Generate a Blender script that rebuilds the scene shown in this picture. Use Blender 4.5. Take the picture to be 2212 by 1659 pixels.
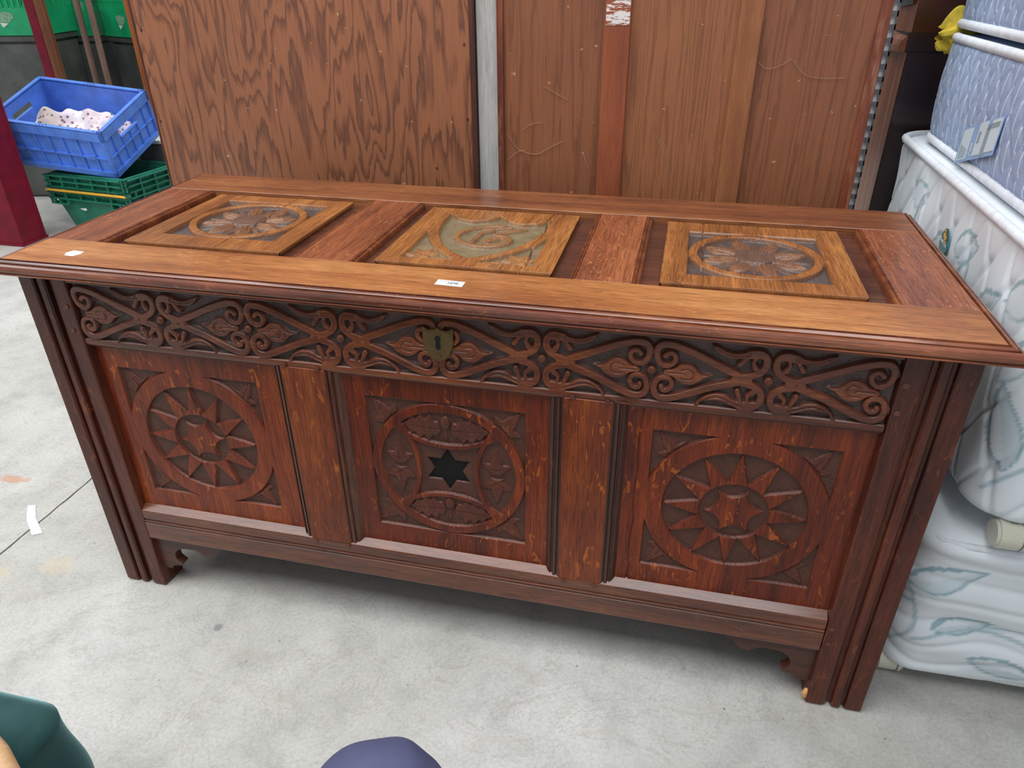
import bpy, bmesh, math, random
import numpy as np
from mathutils import Matrix, Vector, Euler

# ------------------------------------------------------------------ reset
for o in list(bpy.data.objects):
    bpy.data.objects.remove(o, do_unlink=True)
scene = bpy.context.scene
COL = scene.collection
RNG = random.Random(7)
NP = np.random.RandomState(11)

# ------------------------------------------------------------------ camera
def make_camera():
    yaw, pitch, roll, f = -0.2305, 0.5205, -0.0076, 1568.28
    cy, sy, cp, sp = math.cos(yaw), math.sin(yaw), math.cos(pitch), math.sin(pitch)
    fwd = Vector((sy * cp, cy * cp, -sp)); right = Vector((cy, -sy, 0)); up = right.cross(fwd)
    c, s = math.cos(roll), math.sin(roll)
    r2 = right * c + up * s; u2 = up * c - right * s
    m = Matrix((r2, u2, -fwd)).transposed().to_4x4()
    m.translation = Vector((1.0533, -0.9169, 1.1191))
    cam = bpy.data.cameras.new('camera'); ob = bpy.data.objects.new('camera', cam)
    COL.objects.link(ob); ob.matrix_world = m
    cam.sensor_fit = 'HORIZONTAL'; cam.sensor_width = 36.0
    cam.lens = 36.0 * f / 2212.0
    cam.clip_start = 0.02
    scene.camera = ob
make_camera()

# ------------------------------------------------------------------ light
world = bpy.data.worlds.new('overcast_sky'); scene.world = world
world.use_nodes = True
bg = world.node_tree.nodes['Background']
bg.inputs[0].default_value = (0.90, 0.955, 1.0, 1); bg.inputs[1].default_value = 0.55
def overhead_light(name, loc, sx, sy, watts, rot=(0, 0, 0)):
    """unseen overhead area light, 4 m up, facing down: translucent shed roof panels and the added back fill"""
    l = bpy.data.lights.new(name, 'AREA'); l.shape = 'RECTANGLE'; l.size = sx; l.size_y = sy; l.energy = watts
    l.color = (0.97, 0.985, 1.0)
    o = bpy.data.objects.new(name, l); COL.objects.link(o); o.location = loc; o.rotation_euler = rot
overhead_light('roof_light_front', (-0.2, -1.35, 4.2), 6.0, 2.4, 250)
overhead_light('added_fill_back', (0.4, 2.4, 4.2), 6.0, 1.2, 110)  # added fill from behind, brightens the cabinet side and the backs
overhead_light('roof_light_left', (-3.9, 1.2, 4.2), 1.4, 5.0, 75)
vs = scene.view_settings
vs.view_transform = 'Standard'; vs.look = 'None'; vs.gamma = 1.0; vs.exposure = 0.0
vs.use_curve_mapping = False

# ------------------------------------------------------------------ materials
def lin(c):
    return tuple((v / 255 / 12.92 if v / 255 <= .04045 else ((v / 255 + .055) / 1.055) ** 2.4) for v in c) + (1,)

class NT:
    def __init__(s, name):
        s.m = bpy.data.materials.new(name); s.m.use_nodes = True
        s.t = s.m.node_tree; s.b = s.t.nodes['Principled BSDF']
    def n(s, kind, **kw):
        nd = s.t.nodes.new(kind)
        for k, v in kw.items():
            if k.startswith('i_'):
                nd.inputs[int(k[2:])].default_value = v
            else:
                setattr(nd, k, v)
        return nd
    def l(s, a, b):
        s.t.links.new(a, b)
    def ramp(s, src, stops, interp='LINEAR'):
        r = s.n('ShaderNodeValToRGB'); r.color_ramp.interpolation = interp
        e = r.color_ramp.elements
        while len(e) < len(stops): e.new(0.5)
        for el, (p, c) in zip(e, stops):
            el.position = p; el.color = c if len(c) == 4 else (*c, 1)
        s.l(src, r.inputs[0]); return r.outputs[0]
    def mix(s, fac, a, b, mode='MIX'):
        m = s.n('ShaderNodeMix', data_type='RGBA', blend_type=mode)
        for v, i in ((fac, 0), (a, 6), (b, 7)):
            if hasattr(v, 'is_linked'): s.l(v, m.inputs[i])
            else: m.inputs[i].default_value = v
        return m.outputs[2]
    def math(s, op, a, b=None, c=None):
        m = s.n('ShaderNodeMath', operation=op)
        for i, v in enumerate((a, b, c)):
            if v is None: continue
            if hasattr(v, 'is_linked'): s.l(v, m.inputs[i])
            else: m.inputs[i].default_value = v
        return m.outputs[0]
    def noise(s, vec, scale, detail=4, rough=.5, dist=0):
        n = s.n('ShaderNodeTexNoise'); s.l(vec, n.inputs['Vector'])
        n.inputs['Scale'].default_value = scale; n.inputs['Detail'].default_value = detail
        n.inputs['Roughness'].default_value = rough; n.inputs['Distortion'].default_value = dist
        return n.outputs[0]
    def coords(s, scale=(1, 1, 1), loc=(0, 0, 0), rot=(0, 0, 0), src='Object'):
        t = s.n('ShaderNodeTexCoord'); m = s.n('ShaderNodeMapping')
        m.inputs['Location'].default_value = loc; m.inputs['Scale'].default_value = scale
        m.inputs['Rotation'].default_value = rot
        s.l(t.outputs[src], m.inputs[0]); return m.outputs[0]
    def bump(s, h, strength, dist=.001):
        b = s.n('ShaderNodeBump'); b.inputs['Strength'].default_value = strength
        b.inputs['Distance'].default_value = dist; s.l(h, b.inputs['Height'])
        s.l(b.outputs[0], s.b.inputs['Normal'])
    def set(s, rough=.5, coat=0, spec=.5, metal=0, coat_rough=.15):
        s.b.inputs['Roughness'].default_value = rough
        s.b.inputs['Coat Weight'].default_value = coat
        s.b.inputs['Coat Roughness'].default_value = coat_rough
        s.b.inputs['Specular IOR Level'].default_value = spec
        s.b.inputs['Metallic'].default_value = metal
    def col(s, v):
        if hasattr(v, 'is_linked'): s.l(v, s.b.inputs['Base Color'])
        else: s.b.inputs['Base Color'].default_value = v

def axscale(g, along, across):
    v = [across] * 3; v['XYZ'.index(g)] = along; return tuple(v)

def wood(name, g, light, mid, dark, fleck=None, famt=0.0, fscale=1.0, rough=.38, coat=.25, seed=0,
         pores=.35, ground=None, worn=None, broad=26, spec=.4):
    """oak: growth bands, pore lines, silvery ray flecks; 'ground' tints the stippled carved background."""
    t = NT(name); off = (seed * 1.7, seed * 2.3, seed * .9)
    band = t.noise(t.coords(axscale(g, 1.6, broad), off), 1, 5, .6, .6)
    fine = t.noise(t.coords(axscale(g, 22, 460), off), 1, 3, .7)
    patch = t.noise(t.coords((3.2, 3.2, 3.2), off), 1, 3, .5)
    tone = t.math('ADD', t.math('MULTIPLY', band, .62), t.math('MULTIPLY', patch, .38))
    c = t.ramp(tone, [(.36, lin(dark)), (.5, lin(mid)), (.64, lin(light))])
    p = t.ramp(fine, [(.38, (1 - pores,) * 3), (.54, (1, 1, 1)), (.68, (1 + pores * .35,) * 3)])
    c = t.mix(1.0, c, p, 'MULTIPLY')
    if fleck:
        rot = [0, 0, 0]
        if g == 'Z': rot[1] = .5
        elif g == 'Y': rot[2] = .5
        else: rot[2] = .45
        fv = t.coords(axscale(g, 38 * fscale, 105 * fscale), off, tuple(rot))
        fn = t.noise(fv, 1, 2, .55, 1.1)
        gate = t.noise(t.coords((9, 9, 9), (seed, 0, 3)), 1, 2, .5)
        m = t.math('MULTIPLY', t.ramp(fn, [(.61, (0, 0, 0)), (.66, (1, 1, 1))]),
                   t.ramp(gate, [(.42, (0, 0, 0)), (.58, (1, 1, 1))]))
        c = t.mix(t.math('MULTIPLY', m, famt), c, lin(fleck))
    if worn:
        wn = t.noise(t.coords(axscale(g, 7, 40), (seed, 5, 1)), 1, 4, .6)
        c = t.mix(t.ramp(wn, [(.58, (0, 0, 0)), (.72, (.6, .6, .6))]), c, lin(worn))
    h = fine
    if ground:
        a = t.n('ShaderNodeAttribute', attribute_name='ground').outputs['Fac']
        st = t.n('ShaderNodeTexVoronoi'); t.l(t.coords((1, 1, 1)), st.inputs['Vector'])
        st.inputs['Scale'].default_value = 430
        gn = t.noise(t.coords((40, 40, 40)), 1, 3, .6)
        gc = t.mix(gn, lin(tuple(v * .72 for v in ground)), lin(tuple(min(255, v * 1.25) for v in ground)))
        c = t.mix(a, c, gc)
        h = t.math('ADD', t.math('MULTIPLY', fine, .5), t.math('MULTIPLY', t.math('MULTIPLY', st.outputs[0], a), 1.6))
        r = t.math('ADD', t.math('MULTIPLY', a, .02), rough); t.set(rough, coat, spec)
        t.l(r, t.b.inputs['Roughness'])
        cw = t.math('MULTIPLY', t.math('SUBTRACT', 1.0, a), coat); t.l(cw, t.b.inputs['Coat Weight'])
    else:
        rn = t.ramp(patch, [(.3, (rough - .06,) * 3), (.7, (rough + .1,) * 3)])
        t.set(rough, coat, spec); t.l(rn, t.b.inputs['Roughness'])
    t.col(c); t.bump(h, .3, .0006)
    return t.m

def plain(name, c, rough=.5, var=.12, scale=8, coat=0, metal=0, bump=0, spec=.5):
    t = NT(name); n = t.noise(t.coords((scale,) * 3), 1, 5, .6)
    a = lin(tuple(max(0, v * (1 - var)) for v in c)); b = lin(tuple(min(255, v * (1 + var)) for v in c))
    t.col(t.ramp(n, [(.3, a), (.7, b)])); t.set(rough, coat, spec, metal)
    if bump: t.bump(n, bump, .002)
    return t.m

M = {}
# the chest
M['lid_rail'] = wood('oak_lid_rail', 'X', (186, 126, 74), (162, 100, 54), (124, 70, 40), (200, 144, 88), .4, 1.4, .36, .25, 1, .42)
M['lid_back'] = wood('oak_lid_back_rail', 'X', (164, 104, 62), (138, 82, 50), (104, 58, 38), (180, 120, 76), .3, 1.4, .36, .25, 2, .42)
M['lid_stile'] = wood('oak_lid_stile', 'Y', (172, 106, 66), (146, 82, 50), (114, 62, 40), (206, 142, 100), .5, 2.2, .38, .25, 3, .42)
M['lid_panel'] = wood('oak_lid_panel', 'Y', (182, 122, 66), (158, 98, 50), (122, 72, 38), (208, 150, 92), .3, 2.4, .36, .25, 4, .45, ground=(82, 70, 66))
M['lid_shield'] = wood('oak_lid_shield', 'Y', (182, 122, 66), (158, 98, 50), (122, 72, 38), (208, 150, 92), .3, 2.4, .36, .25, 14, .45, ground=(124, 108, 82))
M['lid_bed'] = wood('oak_lid_bed', 'X', (104, 62, 46), (86, 50, 40), (66, 38, 32), None, 0, 1, .24, .6, 5, .3)
M['edge'] = wood('oak_lid_edge', 'X', (146, 84, 48), (114, 58, 36), (80, 40, 28), (178, 112, 62), .3, 1.4, .20, .6, 6, .4, worn=(168, 104, 58))
M['post'] = wood('oak_post', 'Z', (108, 52, 32), (84, 38, 26), (60, 28, 22), (150, 78, 38), .35, .8, .36, .14, 7, .4, spec=.3)
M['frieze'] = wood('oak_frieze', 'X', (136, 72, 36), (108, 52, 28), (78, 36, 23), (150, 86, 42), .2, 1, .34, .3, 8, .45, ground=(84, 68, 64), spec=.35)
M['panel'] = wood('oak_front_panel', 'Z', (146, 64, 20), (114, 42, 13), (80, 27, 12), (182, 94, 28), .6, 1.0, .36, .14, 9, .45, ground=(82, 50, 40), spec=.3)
M['muntin'] = wood('oak_muntin', 'Z', (152, 78, 30), (122, 54, 23), (88, 36, 19), (190, 106, 36), .6, .62, .36, .14, 10, .48, spec=.3)
M['mould'] = wood('oak_moulding', 'Z', (98, 54, 36), (78, 40, 28), (56, 29, 23), None, 0, 1, .38, .25, 11, .5, worn=(132, 78, 48))
M['rail'] = wood('oak_bottom_rail', 'X', (122, 68, 40), (96, 50, 31), (68, 36, 25), (142, 80, 46), .3, 1, .30, .45, 12, .48)
M['bracket'] = wood('oak_bracket', 'X', (92, 52, 38), (74, 40, 30), (58, 32, 26), None, 0, 1, .45, .15, 13, .3)
M['peg'] = plain('oak_peg', (92, 48, 32), .4)
M['carcass'] = wood('oak_carcass', 'X', (98, 56, 38), (80, 44, 32), (60, 34, 26), None, 0, 1, .5, .1, 15)
M['ebony'] = plain('black_inlay', (14, 15, 15), .7, .2, 60, spec=.25)
M['brass'] = plain('aged_brass', (104, 86, 56), .5, .12, 40, 0, .7)
M['void'] = plain('keyhole_dark', (8, 7, 6), .9)
M['chip'] = plain('raw_wood_chip', (214, 158, 104), .8, .2, 120)
M['paper'] = plain('paper_label', (226, 230, 234), .6, .03)
M['ink'] = plain('ink', (84, 88, 92), .7, .05)

# ------------------------------------------------------------------ scene helpers
def link(o, parent=None):
    COL.objects.link(o)
    if parent: o.parent = parent
    return o
def tag(o, label=None, cat=None, group=None, kind=None):
    if label: o['label'] = label
    if cat: o['category'] = cat
    if group: o['group'] = group
    if kind: o['kind'] = kind
    return o
def empty(name, loc=(0, 0, 0), label=None, cat=None, group=None):
    o = bpy.data.objects.new(name, None); o.empty_display_size = .05
    o.location = loc; link(o); return tag(o, label, cat, group)
def ob_from_bm(name, bm, mat, parent=None, smooth=False, loc=None):
    me = bpy.data.meshes.new(name); bm.normal_update(); bm.to_mesh(me); bm.free()
    if mat: me.materials.append(M[mat] if isinstance(mat, str) else mat)
    if smooth:
        for p in me.polygons: p.use_smooth = True
    o = bpy.data.objects.new(name, me)
    if loc is not None: o.location = loc
    return link(o, parent)
def bm_box(bm, x0, x1, y0, y1, z0, z1, bev=0.0, seg=1):
    b2 = bmesh.new()
    vs_ = [b2.verts.new(p) for p in ((x0, y0, z0), (x1, y0, z0), (x1, y1, z0), (x0, y1, z0), (x0, y0, z1), (x1, y0, z1), (x1, y1, z1), (x0, y1, z1))]
    for f in ((3, 2, 1, 0), (4, 5, 6, 7), (0, 1, 5, 4), (1, 2, 6, 5), (2, 3, 7, 6), (3, 0, 4, 7)):
        b2.faces.new([vs_[i] for i in f])
    if bev: bmesh.ops.bevel(b2, geom=b2.edges[:], offset=bev, segments=seg, affect='EDGES', profile=.6)
    merge(bm, b2)
def merge(bm, b2, mat=None):
    if mat is not None: bmesh.ops.transform(b2, matrix=mat, verts=b2.verts)
    mp = {v: bm.verts.new(v.co) for v in b2.verts}
    for f in b2.faces:
        try: bm.faces.new([mp[v] for v in f.verts])
        except ValueError: pass
    b2.free()
def box(name, x0, x1, y0, y1, z0, z1, mat, parent=None, bev=0.0, seg=1):
    bm = bmesh.new(); bm_box(bm, x0, x1, y0, y1, z0, z1, bev, seg)
    return ob_from_bm(name, bm, mat, parent)
def bm_extrude(bm, pts, vec, bev=0):
    """closed polygon pts (3D) extruded along vec"""
    b2 = bmesh.new(); vec = Vector(vec)
    a = [b2.verts.new(Vector(p)) for p in pts]; b = [b2.verts.new(Vector(p) + vec) for p in pts]
    b2.faces.new(a); b2.faces.new(b[::-1])
    n = len(pts)
    for i in range(n): b2.faces.new((a[i], b[i], b[(i + 1) % n], a[(i + 1) % n]))
    bmesh.ops.recalc_face_normals(b2, faces=b2.faces[:])
    if bev: bmesh.ops.bevel(b2, geom=b2.edges[:], offset=bev, segments=2, affect='EDGES')
    merge(bm, b2)
def extrude(name, pts, vec, mat, parent=None, bev=0):
    bm = bmesh.new(); bm_extrude(bm, pts, vec, bev); return ob_from_bm(name, bm, mat, parent)
def bm_tube(bm, pts, r, n=8, closed=False, caps=True):
    pts = [Vector(p) for p in pts]; rr = r if isinstance(r, (list, tuple)) else [r] * len(pts)
    rings = []; N = len(pts); up = Vector((.13, .21, 1)).normalized()
    for i, p in enumerate(pts):
        a = pts[i - 1] if (i > 0 or closed) else p; b = pts[(i + 1) % N] if (i < N - 1 or closed) else p
        d = (b - a).normalized(); s = d.cross(up)
        if s.length < 1e-4: s = d.cross(Vector((1, 0, 0)))
        s.normalize(); u = s.cross(d)
        rings.append([bm.verts.new(p + (s * math.cos(2 * math.pi * k / n) + u * math.sin(2 * math.pi * k / n)) * rr[i]) for k in range(n)])
    for i in range(N if closed else N - 1):
        A, B = rings[i], rings[(i + 1) % N]
        for k in range(n): bm.faces.new((A[k], A[(k + 1) % n], B[(k + 1) % n], B[k]))
    if caps and not closed:
        bm.faces.new(rings[0][::-1]); bm.faces.new(rings[-1])
def tube(name, pts, r, mat, parent=None, n=8, closed=False):
    bm = bmesh.new(); bm_tube(bm, pts, r, n, closed); return ob_from_bm(name, bm, mat, parent, True)
def bm_cyl(bm, c, axis, r, h, n=20, bev=0):
    b2 = bmesh.new()
    bmesh.ops.create_cone(b2, cap_ends=True, segments=n, radius1=r, radius2=r, depth=h)
    if bev: bmesh.ops.bevel(b2, geom=[e for e in b2.edges if e.is_boundary or len(e.link_faces) == 2 and e.calc_face_angle(0) > 1], offset=bev, segments=3, affect='EDGES')
    q = Vector((0, 0, 1)).rotation_difference(Vector(axis)).to_matrix().to_4x4(); q.translation = Vector(c)
    merge(bm, b2, q)
def cyl(name, c, axis, r, h, mat, parent=None, n=20, bev=0):
    bm = bmesh.new(); bm_cyl(bm, c, axis, r, h, n, bev); return ob_from_bm(name, bm, mat, parent)
def text_mesh(name, body, size, matrix, mat, parent, extrude_=.0001, bold=0.0):
    cu = bpy.data.curves.new('txt', 'FONT'); cu.body = body; cu.size = size; cu.align_x = 'CENTER'; cu.align_y = 'CENTER'
    cu.extrude = extrude_; cu.offset = bold; cu.resolution_u = 2
    to = bpy.data.objects.new('txt', cu); COL.objects.link(to)
    dg = bpy.context.evaluated_depsgraph_get()
    me = bpy.data.meshes.new_from_object(to.evaluated_get(dg)); bpy.data.objects.remove(to, do_unlink=True)
    me.transform(matrix); me.materials.clear(); me.materials.append(M[mat]); me.name = name
    return link(bpy.data.objects.new(name, me), parent)
def np_mesh(name, V, F, mat, parent=None, smooth=True, attr=None, uv=None):
    me = bpy.data.meshes.new(name); nv, nf, k = len(V), len(F), F.shape[1]
    me.vertices.add(nv); me.vertices.foreach_set('co', np.ascontiguousarray(V, np.float32).ravel())
    me.loops.add(nf * k); me.loops.foreach_set('vertex_index', np.ascontiguousarray(F, np.int32).ravel())
    me.polygons.add(nf); me.polygons.foreach_set('loop_start', np.arange(0, nf * k, k, dtype=np.int32))
    me.polygons.foreach_set('loop_total', np.full(nf, k, np.int32))
    me.polygons.foreach_set('use_smooth', np.full(nf, smooth))
    me.update(calc_edges=True)
    for nm, a in (attr or {}).items():
        at = me.attributes.new(nm, 'FLOAT', 'POINT'); at.data.foreach_set('value', np.ascontiguousarray(a, np.float32).ravel())
    if uv is not None:
        ul = me.uv_layers.new(name='UVMap'); ul.data.foreach_set('uv', np.ascontiguousarray(uv[F.ravel()], np.float32).ravel())
    me.validate()
    me.materials.append(M[mat] if isinstance(mat, str) else mat)
    return link(bpy.data.objects.new(name, me), parent)
def grid_faces(nu, nv, wrap=False):
    i = np.arange(nu if wrap else nu - 1); j = np.arange(nv - 1)
    I, J = np.meshgrid(i, j, indexing='ij'); I2 = (I + 1) % nu
    return np.stack([I * nv + J, I2 * nv + J, I2 * nv + J + 1, I * nv + J + 1], -1).reshape(-1, 4)
def relief(name, u0, u1, v0, v1, res, fn, place, mat, parent, skirt=.006, flip=False, under=0.0):
    """carved board: height field fn(U,V)->(h, ground) placed in space by place(U,V,h)"""
    nu, nv = int((u1 - u0) / res) + 1, int((v1 - v0) / res) + 1
    U, V = np.meshgrid(np.linspace(u0, u1, nu), np.linspace(v0, v1, nv), indexing='ij')
    h, g = fn(U, V)
    # skirt: pad one ring dropped down
    def pad(a, mode='edge'): return np.pad(a, 1, mode=mode)
    U, V, g = pad(U), pad(V), pad(g); hh = pad(h)
    hh[0, :] -= skirt; hh[-1, :] -= skirt; hh[:, 0] -= skirt; hh[:, -1] -= skirt
    if under: U[0, :] += under; U[-1, :] -= under; V[:, 0] += under; V[:, -1] -= under
    P = np.stack(place(U, V, hh), -1).reshape(-1, 3); F = grid_faces(nu + 2, nv + 2)
    if flip: F = F[:, ::-1]
    return np_mesh(name, P, F, mat, parent, True, {'ground': g})

# --- 2D distance tools
def sd_polyline(U, V, pts, w):
    d = np.full(U.shape, 1e9); n = len(pts)
    ws = w if isinstance(w, (list, tuple)) else [w] * n
    for i in range(n - 1):
        (ax, ay), (bx, by) = pts[i], pts[i + 1]; dx, dy = bx - ax, by - ay; L = dx * dx + dy * dy + 1e-12
        t = np.clip(((U - ax) * dx + (V - ay) * dy) / L, 0, 1)
        q = np.hypot(U - ax - t * dx, V - ay - t * dy) - (ws[i] + (ws[i + 1] - ws[i]) * t) / 2
        d = np.minimum(d, q)
    return d
def sd_poly(U, V, pts):
    d = np.full(U.shape, 1e9); ins = np.zeros(U.shape, bool); n = len(pts)
    for i in range(n):
        (ax, ay), (bx, by) = pts[i], pts[(i + 1) % n]; dx, dy = bx - ax, by - ay; L = dx * dx + dy * dy + 1e-12
        t = np.clip(((U - ax) * dx + (V - ay) * dy) / L, 0, 1)
        d = np.minimum(d, np.hypot(U - ax - t * dx, V - ay - t * dy))
        c = (ay > V) != (by > V)
        ins ^= c & (U < (bx - ax) * (V - ay) / (dy if abs(dy) > 1e-12 else 1e-12) + ax)
    return np.where(ins, -d, d)
def smooth_pts(pts, it=2, closed=False):
    for _ in range(it):
        o = []; n = len(pts)
        if not closed: o.append(pts[0])
        for i in range(n if closed else n - 1):
            a, b = pts[i], pts[(i + 1) % n]
            o.append((a[0] * .75 + b[0] * .25, a[1] * .75 + b[1] * .25)); o.append((a[0] * .25 + b[0] * .75, a[1] * .25 + b[1] * .75))
        if not closed: o.append(pts[-1])
        pts = o
    return pts
def S(d, e=.0011):                       # 1 inside, 0 outside, soft edge
    x = np.clip(.5 - d / (2 * e), 0, 1); return x * x * (3 - 2 * x)
def blade(U, V, ox, oy, ang, L, w, prof):
    c, s = math.cos(ang), math.sin(ang)
    t = ((U - ox) * c + (V - oy) * s) / L; q = -(U - ox) * s + (V - oy) * c
    tt = np.clip(t, 0, 1); d = np.abs(q) - w * prof(tt)
    d = np.maximum(d, np.maximum(-t, t - 1) * L)
    return d, t, q
petal = lambda t: np.sin(np.pi * np.clip(t, 0, 1) ** .75) ** .7
point = lambda t: np.sin(np.pi * np.clip(t, 0, 1) ** .55) * (1 - .25 * t)
def oakleaf(t): return np.sin(np.pi * np.clip(t, 0, 1) ** .8) ** .8 * (1 + .22 * np.sin(t * 26))
def groove(d, w): return np.exp(-(d / w) ** 2)
def ivy(U, V, cx, cy, size, ang, sharp=1.0):
    """five pointed ivy leaf: returns dist and vein mask"""
    d = np.full(U.shape, 1e9); vein = np.zeros(U.shape)
    bx, by = cx - math.cos(ang) * size * .28, cy - math.sin(ang) * size * .28
    for da, l, w in ((0, 1.0, .24), (1.15, .62, .20), (-1.15, .62, .20), (2.3, .34, .15), (-2.3, .34, .15)):
        b, t, q = blade(U, V, bx, by, ang + da, size * l, size * w, point)
        d = np.minimum(d, b); vein = np.maximum(vein, groove(q, .0011) * ((t > 0) & (t < .85)))
        for k in (.35, .55):
            for sg in (1, -1):
                vx, vy = bx + math.cos(ang + da) * size * l * k, by + math.sin(ang + da) * size * l * k
                b2, t2, q2 = blade(U, V, vx, vy, ang + da + sg * .75, size * .22 * l, size, point)
                vein = np.maximum(vein, .6 * groove(q2, .0009) * ((t2 > 0) & (t2 < 1)))
    return d, vein

# ------------------------------------------------------------------ setting
def build_setting():
    t = NT('concrete')
    co = t.coords()
    big = t.noise(co, 1.6, 5, .6); mid = t.noise(co, 9, 6, .65); fine = t.noise(co, 160, 4, .7)
    c = t.ramp(big, [(.32, lin((166, 163, 155))), (.5, lin((184, 182, 176))), (.68, lin((198, 196, 191)))])
    c = t.mix(.55, c, t.ramp(mid, [(.3, (.62, .62, .61)), (.5, (.97, .97, .97)), (.7, (1.14, 1.14, 1.13))]), 'MULTIPLY')
    c = t.mix(.6, c, t.ramp(fine, [(.3, (.72, .72, .71)), (.6, (1.08, 1.08, 1.08))]), 'MULTIPLY')
    streak = t.noise(t.coords((5, 16, 1), (3, 1, 0), (0, 0, .5)), 1, 5, .7, .8)
    c = t.mix(t.ramp(streak, [(.60, (0, 0, 0)), (.74, (.45, .45, .45))]), c, lin((168, 160, 142)))
    vein = t.noise(t.coords((1, 1, 1), (9, 4, 0)), 5, 6, .7, 1.5)
    vd = t.math('ABSOLUTE', t.math('SUBTRACT', vein, .5))
    c = t.mix(t.ramp(vd, [(.0, (.35,) * 3), (.012, (0, 0, 0))]), c, lin((140, 134, 122)))
    sp = t.noise(co, 55, 2, .5)
    c = t.mix(t.ramp(sp, [(.735, (0, 0, 0)), (.76, (.75, .75, .75))]), c, lin((120, 116, 110)))
    # a few odd stains with shapes of their own
    def blot(x, y, sx, sy, rot, colr, amt, th=.55):
        nonlocal c
        v = t.coords((1 / sx, 1 / sy, 1), (0, 0, 0), (0, 0, 0))
        m = t.n('ShaderNodeVectorMath', operation='SUBTRACT'); t.l(v, m.inputs[0]); m.inputs[1].default_value = (x / sx, y / sy, 0)
        m2 = t.n('ShaderNodeVectorMath', operation='MULTIPLY'); t.l(m.outputs[0], m2.inputs[0]); m2.inputs[1].default_value = (1, 1, 0)
        ln = t.n('ShaderNodeVectorMath', operation='LENGTH'); t.l(m2.outputs[0], ln.inputs[0])
        n = t.noise(co, 45, 3, .6)
        f = t.math('ADD', ln.outputs[1], t.math('MULTIPLY', t.math('SUBTRACT', n, .5), 1.6))
        c = t.mix(t.ramp(f, [(th, (amt,) * 3), (th + .35, (0, 0, 0))]), c, lin(colr))
    blot(-.18, .0, .05, .035, 0, (206, 186, 152), .35); blot(-.30, -.06, .06, .04, 0, (196, 186, 142), .35)
    blot(.02, -.30, .022, .018, 0, (168, 192, 196), .7); blot(.24, -.47, .03, .02, 0, (226, 196, 160), .6)
    blot(-.52, .24, .05, .02, 0, (196, 132, 92), .6); blot(-.56, .20, .02, .01, 0, (90, 70, 60), .7)
    blot(.26, -.075, .012, .014, 0, (120, 122, 120), .7); blot(.72, -.26, .008, .01, 0, (120, 122, 124), .8)
    blot(.40, -.42, .03, .012, 0, (196, 190, 176), .5); blot(1.0, .05, .09, .02, 0, (176, 176, 172), .4)
    t.col(c); t.set(.72, 0, .35)
    t.bump(t.math('ADD', t.math('MULTIPLY', fine, .5), mid), .22, .003)
    M['concrete'] = t.m
    fl = empty('floor'); fl['kind'] = 'structure'
    # two cast slabs with an uneven open joint between them
    ys = np.linspace(-3.2, 4.2, 260); rs = np.random.RandomState(3)
    jit = np.cumsum(rs.randn(260) * .0016); jit -= np.linspace(jit[0], jit[-1], 260)
    wob = .0018 + .0012 * rs.rand(260)
    for nm, side in (('slab', -1), ('slab', 1)):
        ex = -.306 + jit + side * wob; far = -5.0 if side < 0 else 5.0
        V = []; 
        for z, ee in ((0, ex), (-.08, ex)):
            V += [(e, y, z) for e, y in zip(ee, ys)] + [(far, y, z) for y in ys]
        V = np.array(V); n = 260; F = []
        for i in range(n - 1):
            F.append((i, i + 1, n + i + 1, n + i) if side < 0 else (i, n + i, n + i + 1, i + 1))
            F.append((i, 2 * n + i, 2 * n + i + 1, i + 1) if side < 0 else (i, i + 1, 2 * n + i + 1, 2 * n + i))
        np_mesh('slab', V, np.array(F), 'concrete', fl, False)
    M['soil'] = plain('joint_dirt', (70, 64, 58), .95)
    box('subsoil', -5, 5, -3.2, 4.2, -.1, -.012, 'soil', fl)
    M['shed_wall'] = plain('shed_wall', (96, 98, 96), .8, .15, 3)
    w = box('wall_back', -5, 5, 4.1, 4.2, 0, 3.2, 'shed_wall'); w['kind'] = 'structure'
build_setting()

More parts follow.
